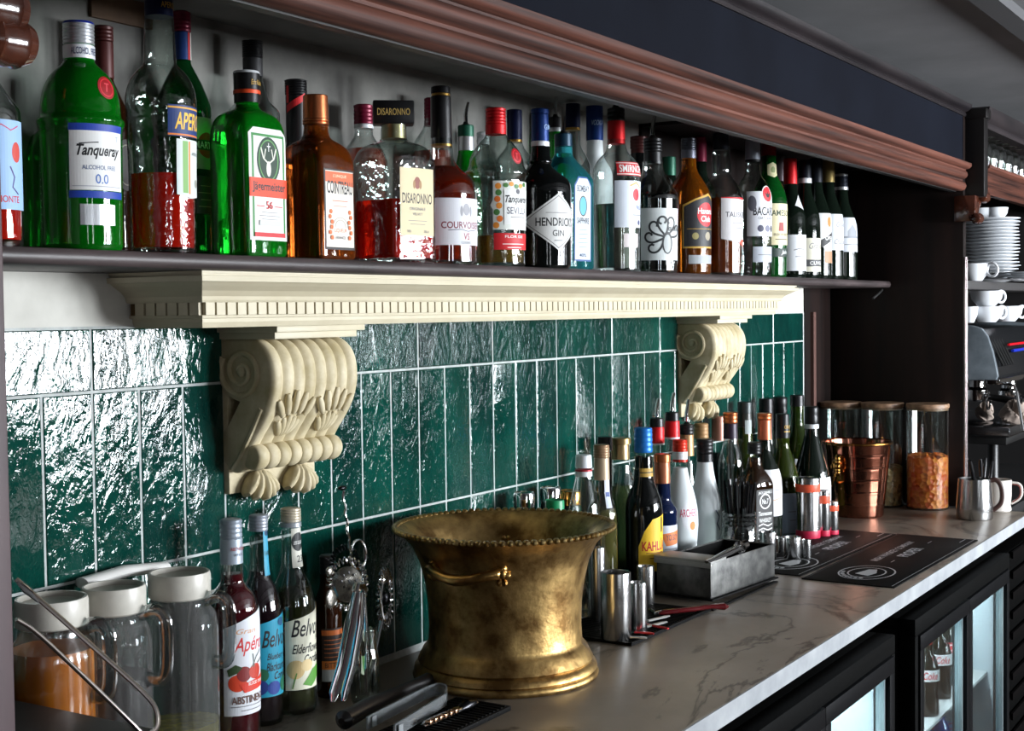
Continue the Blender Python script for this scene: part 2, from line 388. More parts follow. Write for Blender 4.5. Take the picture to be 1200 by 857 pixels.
struct(MB().box(-.5, 2.2275, -.0041, 0, G-.412, G+.071), 'wall_grout', GROUT)

# dark sheets over the far wall and soffit, niche soffit, beam
struct(MB().box(-.45, 2.42, -.31, 0, G+.433, G+.443), 'ceiling_niche', pm('niche_grey', (92, 92, 90), .8, c2=(112, 112, 108), nscale=7))
b = MB(); b.box(1.34, 2.42, -.006, 0, SH, G+.433); b.box(1.34, 2.42, -.31, 0, G+.427, G+.433); b.box(2.229, 2.42, -.006, 0, CT, SH); struct(b, 'trim_2', WOODD)  # thin dark sheets covering the far back wall and soffit
struct(MB().box(.012, .10, -.005, 0, G+.405, G+.433), 'trim_13', pm('bare_board', (84, 62, 44), .7, c2=(104, 80, 58), nscale=16))
struct(MB().box(2.27, 2.288, -.014, -.006, CT, G+.07), 'trim_3', pm('brown_strip', (88, 62, 56), .5))
ym = -.34
prof = [(-.31, .362), (-.335, .360), (-.342, .364), (-.346, .372), (-.343, .380), (-.338, .384), (-.3385, .388), (-.345, .392), (-.349, .398), (-.348, .405), (-.344, .409), (-.3445, .412), (-.353, .414), (-.358, .419), (-.358, .426), (-.31, .426)]
struct(MB().prism([(y, G+z) for y, z in prof], 0, -.46, 2.425), 'trim_4', WOODM, sharp=50)
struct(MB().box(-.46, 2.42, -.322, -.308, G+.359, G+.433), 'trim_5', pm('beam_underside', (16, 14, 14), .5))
struct(MB().box(-.46, 2.43, -.338, -.31, G+.426, G+.545), 'wall_frieze', NAVY)
prof = [(-.33, .541), (-.342, .541), (-.345, .546), (-.342, .551), (-.35, .554), (-.357, .56), (-.358, .568), (-.1, .568), (-.1, .56), (-.33, .56)]
struct(MB().prism([(y, G+z) for y, z in prof], 0, -.46, 2.43), 'trim_6', pm('top_moulding_wood', (22, 19, 22), .4, c2=(40, 34, 36), nscale=8, nvec=(.3, 3, 3)), sharp=50)
struct(MB().box(-.46, 6.4, -.30, .1, G+.545, G+.56), 'ceiling_cabinet_top', WOODD)
# side panels
struct(MB().box(2.42, 2.445, -.34, 0, CT, G+.545), 'wall_panel_right', WOODD, bevel=.0015)
xe = at(12.5, 600, 1, -.34).x
struct(MB().box(xe-.06, xe, -.34, 0, CT-.3, G+.545), 'wall_panel_left', WOODP, bevel=.002)
b = MB()
for q in (2.423, 2.433, 2.441): b.tube([(q, -.3425, CT+.002), (q, -.3425, G+.2)], .0022, 8)
struct(b, 'trim_7', pm('metal_edge_strip', (190, 175, 175), .25, 1))
# post with turned knobs at the end of the beam
xpost = at(1158, 170, 1, -.385).x
b = MB(); b.box(2.437, xpost, -.385, -.30, at(1145, 228, 1, -.385).z, at(1145, 124, 1, -.385).z); b.box(2.431, xpost+.006, -.391, -.30, at(1145, 134, 1, -.385).z, at(1145, 122, 1, -.385).z)
struct(b, 'trim_8', pm('post_wood', (14, 11, 11), .35), bevel=.003)
def finial(px1, py1, px2, py2, y, r, label):
    p, q = at(px1, py1, 1, y), at(px2, py2, 1, y); t = thing('scroll_bracket', label, 'bracket', (q.x, y, q.z-r), 0, 'turned wooden scroll brackets')
    o = Vector((q.x, y, q.z-r)); m = pm('polished_dark_wood', (44, 22, 16), .15, c2=(84, 44, 30), nscale=12, coat=.5)
    b = MB()
    for c, rr in ((p-o, r), (q-o, r*.9)):
        R = []
        for xx, s in ((-.04, .5), (-.036, .8), (-.02, 1), (-.012, .93), (0, 1), (.012, .93), (.02, 1), (.036, .8), (.04, .5)):
            R.append([(c.x+xx*.55, c.y+rr*s*math.cos(2*PI*j/24), c.z+rr*s*math.sin(2*PI*j/24)) for j in range(24)])
        b.rings(R)
    b.build('scroll', m, t)
    b = MB(); b.tube([p-o+Vector((0, .012, 0)), (p+q)/2-o+Vector((0, .014, 0)), q-o+Vector((0, .012, 0))], r*.8, 16); b.box(-.02, .02, .0, .05, -.0+r*.5, (p-o).z); b.build('bracket_neck', m, t, bevel=.002)
finial(1152, 231, 1145, 256, -.372, .0155, 'glossy dark turned scroll bracket under the post at the far end of the beam')
finial(-10, 8, 2, 48, -.372, .02, 'glossy brown turned scroll at top left corner above the left jamb')

# long bottle shelf
b = MB(); xs0 = -.37
b.prism([(0, SH-.016), (-.156, SH-.016), (-.16, SH-.0145), (-.1625, SH-.008), (-.16, SH-.0015), (-.156, SH), (0, SH)], 0, xs0, 2.4195)
placed(b, 'long_shelf', SHELFM, 'long dark wooden shelf carrying the row of spirit bottles', 'shelf', (0, 0, 0), sharp=50)
sb = bpy.data.objects['long_shelf']
MB().tube([at(1023, 350, 1, -.14), at(1031, 343, 1, -.14), at(1038, 335, 1, -.14)], .0028, 8).build('shelf_bracket', STEELD, sb)

# cream cornice with dentils
t = thing('mantel_cornice', 'cream painted cornice with a row of dentils under the bottle shelf', 'cornice', (.064, 0, G+.068))
x0, x1, zb = .064, 1.762, G+.068
lv = [(0, 0), (.006, .0025), (.010, .0025), (.0105, .007), (.0135, .0075), (.0138, .005), (.0272, .005), (.0275, .0105), (.030, .012), (.034, .013), (.040, .019), (.045, .028), (.049, .034), (.0495, .038), (.0555, .039), (.056, .033), (.058, .033), (.058, .036), (.0605, .036)]
b = MB(); b.rings([[(-d, 0, z), (-d, -.107-d, z), (x1-x0+d, -.107-d, z), (x1-x0+d, 0, z)] for z, d in lv]); b.build('moulding', CREAM, t, smooth=False)
b = MB(); s = .01655; n = int((x1-x0+.01)/s)
for i in range(n): b.box(-.005+i*s, -.005+i*s+s-.0032, -.107-.0105, -.107-.004, .0138, .0274)
for i in range(6): b.box(-.0105, -.004, -.112+i*s, -.112+i*s+s-.0032, .0138, .0274)
b.build('dentil_band', CREAM, t, smooth=False)
b = MB(); b.box(-.0055, x1-x0+.0055, -.107-.0055, -.004, .0142, .027); b.build('dentil_back', GROOVE, t, smooth=False)

# corbels
def corbel(x, W, label):
    t = thing('corbel', label, 'corbel', (x, 0, G-.145), 0, 'cream scroll corbels under the cornice')
    o = .145                                   # profile below is relative to G
    MB().box(.001, W-.001, -.012, 0, o-.135, o+.058).build('back_plate', CREAMC, t, bevel=.002)
    b = MB(); b.box(-.004, W-.012, -.093, 0, o+.0525, o+.061); b.box(-.008, W-.004, -.1, 0, o+.0605, o+.068); b.build('abacus', CREAM, t, bevel=.001)
    front = [(-.02, .053), (-.045, .0545), (-.062, .052), (-.076, .043), (-.085, .028), (-.088, .008), (-.086, -.012), (-.079, -.031), (-.068, -.049), (-.056, -.064), (-.047, -.078), (-.043, -.092), (-.036, -.105), (-.022, -.110), (-.008, -.103), (-.001, -.088)]
    front = chaikin(front, 2); back = [(-.001, -.066), (-.012, -.053), (-.024, -.036), (-.033, -.022), (-.012, -.016), (-.001, -.01), (-.001, .05)]
    NU = 8*8; R = []
    for i in range(NU+1):
        u = i/NU; ring = []
        for j, (y, z) in enumerate(front):
            q = j/len(front); amp = .0045*min(1, q*6)*(1 if q < .72 else max(0, 1-(q-.72)*8)); rid = abs(math.sin(PI*u*8))
            py, pz = front[max(j-1, 0)]; ny_, nz_ = front[min(j+1, len(front)-1)]; dy, dz = ny_-py, nz_-pz; l = math.hypot(dy, dz) or 1
            nn = (-dz/l, dy/l) if True else 0
            if nn[0]*(y+.035)+nn[1]*(z-.0) > 0: nn = (-nn[0], -nn[1])
            dd = amp*(1-rid)**1.3+ (.004 if i in (0, NU) else 0)
            ring.append((u*W, y+nn[0]*dd, o+z+nn[1]*dd))
        ring += [(u*W, y, o+z) for y, z in back]; R.append(ring)
    MB().rings(R).build('scroll_body', CREAMC, t, sharp=60)
    # side volutes
    for sx, nm in ((0, -1), (W, 1)):
        b = MB(); pts = []
        for i in range(90):
            a = i/90*2*PI*2.1; r = .030*(1-i/90)**.9+.003; pts.append((sx+nm*.001, -.036-r*math.cos(a+2.6), o+.014+r*math.sin(a+2.6)))
        b.tube(pts, [.0042*(1-.4*i/90) for i in range(90)], 8); b.ball((sx, -.036, o+.014), .004, .007, .007)
        b.tube([(sx, -.066, o-.03), (sx, -.052, o-.055), (sx, -.03, o-.09), (sx, -.018, o-.104)][::1], .003, 8)
        b.build('volute', CREAMC, t)
    # beads
    b = MB(); nb = 8; w_ = (W-.004)/nb
    for i in range(nb):
        R = []
        for q in range(9):
            a = PI*q/8; R.append([(.002+i*w_+w_*(.5-.5*math.cos(a)), -.046+.0165*(.72+.28*math.sin(a))*math.cos(2*PI*j/20), o-.089+.0165*(.72+.28*math.sin(a))*math.sin(2*PI*j/20)) for j in range(20)])
        b.rings(R)
    b.build('bead_roll', CREAMC, t)
    # shell fans on the scroll face and hanging below
    b = MB(); b2 = MB()
    for c in (.27, .73):
        for k_ in range(5):
            a = (k_-2)*.27; L_ = .024-.002*abs(k_-2)
            for f_ in range(2):
                cx = c*W+math.sin(a)*(.022+.024*f_)*1.1; ct = math.cos(a)*(.018+.028*f_)
                z = -.07+ct; y = -.0565-(z+.064)*.72
                if z > -.03: y = -.0805-(z+.03)*.28
                M = Matrix.Rotation(.55, 3, 'X') @ Matrix.Rotation(-a, 3, 'Y').inverted()
                b.ball((cx, y, o+z), .0052, .0045, L_*.72, n=12, mat=Matrix.Rotation(.58 if not f_ else .3, 3, 'X') @ Matrix.Rotation(a, 3, 'Y'))
        for k_ in range(5):
            a = (k_-2)*.42
            b2.ball((c*W+math.sin(a)*.018, -.026+.006*abs(k_-2)*.5, o-.118-math.cos(a)*.008), .0075, .014, .022, n=14, mat=Matrix.Rotation(-.35, 3, 'X') @ Matrix.Rotation(-a*.9, 3, 'Y'))
    b.build('shell_fan', CREAMC, t); b2.build('shell_pendant', CREAMC, t)
corbel(.2, .162, 'large cream scroll corbel nearest the camera above the cordial bottles')
corbel(1.495, .162, 'smaller looking cream scroll corbel further along, above the crowded counter bottles')

# counter
MARB = None
m, N, L, bb = newmat('grey_marble')
r1 = ramp(N, L, noise(N, L, 3, 8, .65).outputs[0], [(.3, (94, 85, 75)), (.7, (124, 114, 103))])
nz = noise(N, L, 1.6, 9, .62, (1, 1.6, 1), 1.4); r2 = ramp(N, L, nz.outputs[0], [(.476, (255, 255, 255)), (.5, (96, 90, 86)), (.524, (255, 255, 255))])
mx = N.new('ShaderNodeMix'); mx.data_type = 'RGBA'; mx.blend_type = 'MULTIPLY'; mx.inputs[0].default_value = .85
L.new(r1.outputs[0], mx.inputs[6]); L.new(r2.outputs[0], mx.inputs[7]); L.new(mx.outputs[2], bb.inputs['Base Color']); bb.inputs['Roughness'].default_value = .34
MARB = m
EDGE = pm('pale_marble_edge', (150, 153, 156), .6, c2=(128, 132, 136), nscale=14)
t = thing('counter_top', 'long grey veined marble counter with a pale front edge', 'counter', (-.9, 0, CT-.026))
MB().box(-.3, 3.3, -.498, 0, 0, .026).build('marble_slab', MARB, t, bevel=.001)
MB().box(-.3, 3.3, -.5005, -.498, 0, .0255).build('front_edge', EDGE, t)
b = MB(); b.box(-.6, .49, -.40, -.02, 0, CT-.03); b.box(1.21, 1.32, -.44, -.02, 0, CT-.03); b.box(2.07, 3.9, -.40, -.02, 0, CT-.03)
struct(b, 'wall_counter_base', pm('counter_base', (18, 17, 17), .6))

# ================================================================ SHELF BOTTLES
YA, YB = -.118, -.039          # front and back row
SILV = foil((200, 202, 206)); BLKC = foil((22, 22, 24), .35, .3); REDC = foil((200, 24, 30), .35, .4); COPC = foil((190, 110, 70), .3, .9); BLUC = foil((18, 50, 110), .35, .4)
BURG = foil((110, 20, 48), .35, .3); NAVC = foil((14, 24, 60), .35, .3); GOLDC = foil((190, 150, 80), .3, .9); GRNC = foil((20, 80, 60), .4, .3); WHC = foil((215, 218, 222), .4, .2); BRNC = foil((70, 26, 24), .4, .2)
REDL = liquid((235, 34, 14), t=.5); PINKL = liquid((225, 110, 90), t=.6); AMBL = liquid((215, 110, 25), t=.8); DKL = liquid((25, 22, 20), t=.3)
SANS = 0
def seal(cx, cy, r): return [('e', cx, cy, r, r*1.05, (150, 14, 24)), ('o', cx, cy, r*.8, r*.84, 1.2, (220, 50, 60)), ('t', 'T', cx, cy, r*.6, r*.8, (225, 80, 90), .2)]
# 1 edge bottle, red aperitif, pale blue label
bottle('liqueur_bottle', 'clear bottle of red liqueur with pale blue label, cut by the left jamb', -17,
       [(30, 13), (95, 13), (128, 36), (145, 37)], YA-.012, CLEAR, liq=(238, REDL), caps=[('cap', REDC, [(22, 14), (62, 14)], 6)], turn=22,
       labels=[('label', 195, 8, rect(56, 104, (150, 185, 225))+[('e', 12, 15, 7, 12, (200, 70, 60)), ('l', [(2, -2), (8, -14), (5, -26), (14, -34)], 2, (70, 60, 120)), ('t', 'MONTE', 0, -40, 30, 8, RED), ('l', [(-20, 40), (-8, 46), (4, 40), (16, 46)], 1.5, (190, 70, 110))])])
# 2 small green behind
bottle('gin_bottle', 'short rounded bright green bottle half hidden behind the silver capped gin', 66, [(100, 10), (146, 11), (160, 30), (180, 36), (200, 36)], YB, GREEN,
       caps=[('cap', SILV, [(92, 11), (118, 11)], 5)], turn=0, labels=[('label', 226, -12, [('r', -9, -44+i*8, 9, -43+i*8, (120, 160, 130)) for i in range(11)])])
# 3 alcohol free gin
bottle('gin_bottle', 'squat bright green gin bottle with silver screw cap and red wax seal', 92,
       [(40, 17), (73, 17), (79, 23), (88, 33), (100, 40), (114, 44), (128, 45.5), (138, 46), (142, 50), (146, 50), (152, 47), (285, 45)], YA, GREEN, it=1,
       caps=[('cap', SILV, [(28, 18), (53, 18)], 6), ('cap_top', foil((20, 50, 180), .3, .5), [(26.6, 17.6), (29.2, 18.2)]), ('neck_band', WHC, [(53.5, 18.2), (70, 18.2)])], turn=24,
       labels=[('label', 192, 2, rect(70, 68, W_)+[('t', 'Tanqueray', 1, 10, 56, 17, K, .35, .02), ('l', [(-24, 19), (-2, 21)], 1.2, K), ('t', 'ALCOHOL FREE', 0, -8, 42, 5, (80, 100, 140)), ('t', '0.0', 2, -21, 16, 11, (70, 110, 180)), ('r', -32, -30, 32, -29, (170, 170, 180)), ('t', 'T', 24, 26, 5, 6, (170, 180, 190))]),
               ('band_label', 154, 2, [('r', -36, -4, 36, 4, (24, 60, 160))]), ('band_label', 231, 2, [('r', -36, -4, 36, 4, (24, 60, 160))]),
               ('foil_label', 254, 0, [('r', -22, -12, 22, 12, SILV)]), ('seal', 106, 16, seal(0, 0, 13)),
               ('neck_lettering', 62, 0, [('t', 'ALCOHOL FREE', 0, 0, 34, 8, (40, 50, 90))], 18.4)])
bottle('vermouth_bottle', 'dark bottle with plain brown capsule standing behind the green gin', 121, [(60, 11), (95, 11), (128, 26), (150, 31)], YB, BROWN,
       caps=[('cap', BRNC, [(31, 12), (49, 12)], 4), ('capsule', BRNC, [(49, 11.6), (92, 11.6)])], turn=30, labels=[('label', 195, 10, [('e', 0, 0, 18, 30, (70, 60, 62)), ('o', 0, 0, 14, 24, 1.5, (140, 130, 120))])])
# 5 orange aperitif
bottle('aperitif_bottle', 'tall clear bottle of red orange aperitif with blue and yellow label, mostly empty', 186,
       [(8, 15), (24, 17), (76, 19), (86, 30), (100, 38), (116, 41), (200, 39), (285, 38)], YA-.006, WAVY, liq=(205, REDL), it=2,
       caps=[('cap', NAVC, [(-10, 16.5), (20, 16.5)])], turn=36,
       labels=[('label', 146, 8, [('p', [(-26, -17), (38, -17), (38, 19), (-26, 19)], (24, 52, 110)), ('r', -26, 15, 38, 17, (220, 160, 50)), ('r', -26, -16, 38, -14, (220, 120, 40)), ('t', 'APEROL', 8, 1, 52, 20, (235, 185, 60), .2, .01)]),
               ('back_label', 200, 14, [('p', [(-22, -30), (0, -34), (28, -30), (28, 34), (-22, 34)], (208, 216, 214)), ('r', -14, -28, -6, 32, (120, 170, 90)), ('r', -5, -29, -2, 32, (225, 140, 70)), ('t', 'APERITIVO', 10, 18, 18, 4, GREY, 0), ('e', 12, -16, 5, 5, (150, 150, 140))]),
               ('cap_lettering', 8, 3, [('t', 'APEROL', 0, 0, 22, 7, GOLD)], 16.8)])
# 6 vermouth
bottle('vermouth_bottle', 'dark green vermouth bottle with maroon cap and round red badge behind the aperitif', 213,
       [(45, 9), (75, 10), (98, 22), (125, 33), (145, 34)], YB, DGREEN, caps=[('cap', BURG, [(14, 11), (38, 11)], 5), ('capsule', foil((30, 60, 120), .4, .2), [(38, 10.3), (71, 10.3)])], turn=40,
       labels=[('label', 170, 8, rect(44, 60, (150, 170, 140))+[('e', 0, -2, 15, 15, (190, 40, 30)), ('r', -22, -8, 22, 4, (40, 44, 40)), ('t', 'MARTINI', 0, -2, 38, 8, W_)]), ('lower_label', 230, 8, rect(40, 44, (60, 58, 60))+lines(4, 30, 10, 8, (150, 140, 120)), ),
               ('capsule_stripe', 55, 3, [('r', -3, -16, 0, 16, RED), ('r', 1, -16, 3, 16, W_)], 10.6)])
# 8 tall clear behind
bottle('whisky_bottle', 'tall clear bottle with long black ribbed cap behind the square green liqueur', 296, [(70, 11), (92, 11), (118, 18), (138, 38), (155, 44)], YB, CLEAR,
       caps=[('cap', BLKC, [(48, 12), (68, 12)], 8), ('neck_band', foil((60, 60, 62), .5, .4), [(68, 11.6), (90, 11.6)])], turn=10, liq=(240, AMBL))
# 7 square herbal liqueur
bottle('herbal_liqueur_bottle', 'flat sided square green herbal liqueur bottle with white deer label', 289,
       [(100, 13), (124, 13), (129, 16), (132, 25, 20, 2.6), (138, 33, 27, 4), (150, 37, 30, 6), (166, 38, 31, 7), (290, 36, 31, 8)], YA, GREEN, it=2,
       caps=[('cap', BLKC, [(85, 15.5), (121, 15)], 0), ('cap_top', WHC, [(84, 15), (87, 16)]), ('cap_stripe', foil((210, 70, 30), .4, .2), [(106, 16), (111, 16)])], turn=48,
       labels=[('label', 218, 0, [('p', [(-32, -65), (32, -65), (32, 58), (24, 65), (-24, 65), (-32, 58)], W_), ('r', -28, -61, -25, 58, (50, 130, 60)), ('r', 25, -61, 28, 58, (50, 130, 60)), ('r', -28, 55, 28, 58, (50, 130, 60)),
                ('e', 0, 28, 20, 27, (14, 50, 30)), ('o', 0, 28, 17, 24, 1.5, (90, 150, 80)), ('e', 0, 18, 4, 9, (214, 214, 200)), ('l', [(0, 24), (-9, 30), (-13, 42)], 2, (214, 214, 200)), ('l', [(0, 24), (9, 30), (13, 42)], 2, (214, 214, 200)), ('l', [(-8, 29), (-5, 41)], 1.6, (214, 214, 200)), ('l', [(8, 29), (5, 41)], 1.6, (214, 214, 200)), ('l', [(0, 38), (0, 48)], 1.2, W_), ('l', [(-3, 44), (3, 44)], 1.2, W_),
                ('p', [(-32, -15), (32, -15), (32, 7), (-32, 7)], (214, 66, 30)), ('t', 'Jägermeister', 0, -4, 56, 13, K, 0, .012), ('t', '56', 0, -24, 11, 9, RED), ('r', -22, -26, -9, -25, RED), ('r', 9, -26, 22, -25, RED)]
                + lines(3, 34, -33, 4, (150, 150, 150))+[('r', -18, -48, 18, -42, (200, 204, 200)), ('r', -26, -61, 26, -56, RED)]),
               ('cap_lettering', 98, 2, [('t', 'Echt Kräuter', 0, 0, 20, 6, GOLD, .3)], 16)])
# 10 red/black capsule
bottle('rum_bottle', 'dark bottle with black capsule and red diagonal stripe behind the copper capped liqueur', 347, [(120, 11), (170, 12), (200, 28), (220, 32)], YB, BLACKG,
       caps=[('cap', BLKC, [(94, 13), (112, 13)], 6), ('capsule', BLKC, [(112, 12.3), (168, 12.3)])], turn=0, labels=[('capsule_stripe', 122, 0, [('p', [(-13, -12), (12, 4), (12, 12), (-13, -3)], RED), ('r', -13, 0, -9, 20, RED)], 12.8)])
# 11 square orange liqueur
bottle('orange_liqueur_bottle', 'square brown bottle of orange liqueur with copper cap and cream label', 370,
       [(140, 14), (156, 14.5), (163, 17), (168, 24, 24, 3), (176, 31, 31, 5), (192, 34, 34, 7), (296, 34, 34, 8)], YA, cglass((150, 72, 22), .8), it=2,
       caps=[('cap', COPC, [(112, 14.5), (140, 15)], 0), ('cap_ring', COPC, [(140, 15.4), (147, 15.4)], 2)], turn=50,
       labels=[('label', 246, 0, [('r', -27, -48, 27, 45, (24, 20, 18)), ('r', -25, -45, 25, 43, (222, 214, 202)), ('p', [(-25, 30), (25, 26), (25, 42), (-25, 42)], (206, 96, 50)), ('t', 'COINTREAU', 0, 24, 46, 15, K, 0, .012), ('t', "L'UNIQUE", 0, 37, 24, 4, CRM),
                ('r', -14, 8, 14, 9, (200, 120, 90)), ('r', -12, 2, 12, 3, (190, 150, 130)), ('o', 0, -22, 14, 12, 1, (180, 170, 160)), ('o', 0, -22, 10, 9, 1, (180, 170, 160)), ('r', -14, -32, 14, -22, (222, 214, 202)), ('t', 'LIQUEUR', 0, -26, 22, 5, (206, 96, 50)), ('t', 'FRANCE', 0, -34, 18, 3, GREY)]
                + [('e', sx*(17+2*math.sin(i*2)), -4-i*6, 2.6, 2.6, (210, 100, 40)) for i in range(6) for sx in (-1, 1)])])
# 12
bottle('gin_bottle', 'clear pink gin bottle with maroon cap behind the brown orange liqueur', 426, [(140, 10), (160, 11), (172, 20), (186, 34), (200, 36)], YB, CLEAR, liq=(175, PINKL),
       caps=[('cap', BURG, [(123, 11.5), (146, 11.5)], 5), ('neck_band', WHC, [(146, 11.6), (151, 11.6)])], turn=20)
# 13 amaretto
am = bottle('amaretto_bottle', 'square pebbled clear amaretto bottle half full of red liqueur with big black cap', 461,
       [(140, 15), (163, 15), (167, 19), (170, 28, 28, 3), (177, 35, 35, 4.5), (190, 38, 38, 6), (298, 37, 37, 7)], YA, WAVY, liq=(236, REDL), it=2,
       caps=[('neck_band', foil((205, 190, 150), .3, .9), [(146, 14), (163, 14.5)])], turn=44,
       labels=[('label', 239, 0, [('p', [(-27, -39), (27, -39), (27, 39), (-27, 39)], (206, 190, 150)), ('t', 'DISARONNO', 0, 4, 48, 12, (40, 34, 30), 0, .006), ('e', 0, 22, 5, 7, (130, 60, 40)), ('e', -5, 20, 2, 5, (150, 110, 60)), ('e', 5, 20, 2, 5, (150, 110, 60)), ('t', 'ORIGINALE', 0, -8, 26, 3.5, GREY), ('t', 'VELVET', 0, -14, 16, 3, GREY), ('r', -15, -22, 15, -21.4, GREY), ('r', -12, -26, 12, -25.4, GREY), ('t', '28%', -14, -34, 7, 3, GREY), ('t', '70cl', 14, -34, 8, 3, GREY)])])
k = depth(at(461, 133, 1, YA))/F; zc = at(461, 133, 1, YA).z-SH
o = MB().box(-24*k, 24*k, -15*k, 15*k, zc-13.5*k, zc+13.5*k).build('cap', plastic((20, 20, 22), .35), am, bevel=.002)
o.rotation_euler = (0, 0, math.radians(-42))
q = printed([('t', 'DISARONNO', 0, 0, 38, 8, (190, 160, 90))], k, lambda s, t, off: (s, -15*k-off, zc+t), None, 'cap_lettering', o)
# 14
bottle('gin_bottle', 'pinkish bottle with narrow maroon cap hidden behind the amaretto', 505, [(125, 7), (150, 9), (165, 20), (180, 28)], YB, CLEAR, liq=(178, PINKL), caps=[('cap', BURG, [(115, 8), (148, 8.3)], 8)], turn=10)
# 15 cognac
bottle('cognac_bottle', 'clear cognac bottle with tall black and gold neck and white label', 517,
       [(150, 12), (188, 14), (198, 22), (210, 37), (225, 41), (300, 40)], YA, CLEAR, liq=(196, liquid((165, 50, 22))), it=2,
       caps=[('cap', BLKC, [(102, 11.5), (110, 11.5)], 0), ('neck_band', GOLDC, [(110, 11), (113, 11)]), ('capsule', BLKC, [(113, 12), (171, 12.8)]), ('gold_ring', GOLDC, [(169, 13), (172, 13)])], turn=26,
       labels=[('label', 262, 4, rect(96, 54, (212, 214, 220))+[('t', 'COURVOISIER', 6, -4, 60, 8, (120, 30, 50), 0, .008), ('e', 8, 14, 5, 7, (150, 150, 156)), ('e', 1, 12, 2, 6, (150, 150, 156)), ('e', 15, 12, 2, 6, (150, 150, 156)), ('l', [(-16, -10), (0, -9), (10, -11), (26, -9)], 1, (120, 120, 130)), ('t', 'VS', 8, -17, 9, 8, (150, 30, 50)), ('t', 'COGNAC', 8, -24, 16, 3, GREY)])])
# 16 green with pourer
bottle('whiskey_bottle', 'green bottle with black pourer glimpsed between cognac and clear gin', 546, [(160, 9), (178, 9), (200, 14), (214, 26)], YB, GREEN, rmax=.023,
       caps=[('cap', GRNC, [(147, 9.5), (160, 9.5)]), ('neck_band', SILV, [(160, 9.6), (177, 9.8)])], pourer=(120, 147, 7), turn=0)
bottle('gin_bottle', 'bottle with dark blue cap behind the red capped clear gin', 603, [(155, 8), (172, 9), (186, 22), (200, 26)], YB, CLEAR, caps=[('cap', NAVC, [(129, 9), (164, 9)]), ('gold_ring', GOLDC, [(164, 9.2), (167, 9.2)])], turn=0)
bottle('spirit_bottle', 'small pale silver cap of a clear bottle just left of the red capped gin', 566, [(168, 7), (180, 8), (196, 20), (210, 24)], YB, CLEAR, rmax=.02, caps=[('cap', WHC, [(155, 7.5), (170, 7.5)], 4)], turn=0)
# 17 sevilla gin
bottle('gin_bottle', 'clear gin bottle with red screw cap, red seal and orange fruit label', 581,
       [(150, 11), (160, 12), (170, 22), (184, 31), (198, 33), (202, 38), (206, 38), (212, 35), (300, 33)], YA, WAVY, it=1, liq=(277, liquid((185, 140, 60))),
       caps=[('cap', REDC, [(127, 12), (146, 12)], 5), ('cap_skirt', REDC, [(146, 12.3), (158, 12.3)])], turn=26,
       labels=[('label', 243, 3, [('p', [(-23, -28), (30, -28), (30, 28), (-23, 28), (-23, 6), (-26, 0), (-23, -5)], (216, 220, 214))]
                + [('e', -17+3*math.sin(i*3), 22-i*7.5, 3.6, 3.6, [(224, 140, 50), (70, 120, 60), (214, 110, 40)][i % 3]) for i in range(7)] + [('e', -8+i*7, 23+1.5*math.sin(i*2), 3.2, 2.6, [(70, 120, 60), (220, 150, 60)][i % 2]) for i in range(5)]
                + [('p', [(-10, -22), (28, -22), (28, 18), (-10, 18)], (226, 228, 226)), ('t', 'Tanqueray', 9, 6, 36, 11, K, .35, .02), ('t', 'SEVILLA', 9, -6, 32, 8, (60, 60, 80)), ('e', 8, 16, 3, 3, (60, 60, 70)), ('r', -2, -14, 20, -13, GREY)]),
               ('lower_label', 284, 5, [('r', -24, -10, 28, 9, (200, 26, 34)), ('t', 'FLOR DE', 2, 5, 26, 3, W_), ('r', -14, -4, 18, -3.2, W_), ('r', -8, -8, 12, -7.2, W_)]), ('seal', 185, 14, seal(0, 0, 9))])
# 19 apothecary gin
bottle('gin_bottle', 'dark apothecary style gin bottle with diamond shaped white label', 633,
       [(172, 11), (186, 12), (190, 14), (194, 12), (203, 22), (212, 34), (222, 36), (304, 35)], YA-.008, BLACKG, it=1,
       caps=[('cap', BLUC, [(128, 10.5), (134, 10.5)]), ('capsule', BLUC, [(134, 10), (166, 10.4)]), ('neck_band', WHC, [(166, 11), (173, 11)])], turn=38,
       labels=[('label', 262, -2, [('p', [(-46, 0), (0, -33), (46, 0), (0, 33)], (200, 200, 198)), ('l', [(-42, 0), (0, 30), (42, 0), (0, -30), (-42, 0)], .9, (90, 90, 90)), ('t', "HENDRICK'S", 0, 0, 56, 10, K, 0, .008), ('t', 'GIN', 0, -13, 16, 7, K), ('r', -16, 10, 16, 10.8, GREY), ('r', -6, -22, 6, -21, GREY)]),
               ('cap_lettering', 150, 3, [('t', "GIN", 0, 0, 10, 6, (150, 180, 220))], 10.8)])
bottle('whiskey_bottle', 'green bottle with pourer behind the dark apothecary gin', 651, [(155, 9), (186, 10), (205, 20)], YB, GREEN, rmax=.022, caps=[('cap', BLKC, [(138, 9), (150, 9)]), ('neck_band', SILV, [(150, 9), (164, 9)])], pourer=(108, 138, 7), turn=0)
bottle('vodka_bottle', 'clear bottle with dark blue cap behind the teal gin', 671, [(150, 8), (172, 9), (190, 20), (206, 25)], YB, CLEAR, caps=[('cap', NAVC, [(122, 9), (150, 9)], 0), ('gold_ring', GOLDC, [(150, 9.2), (153, 9.2)])], turn=0)
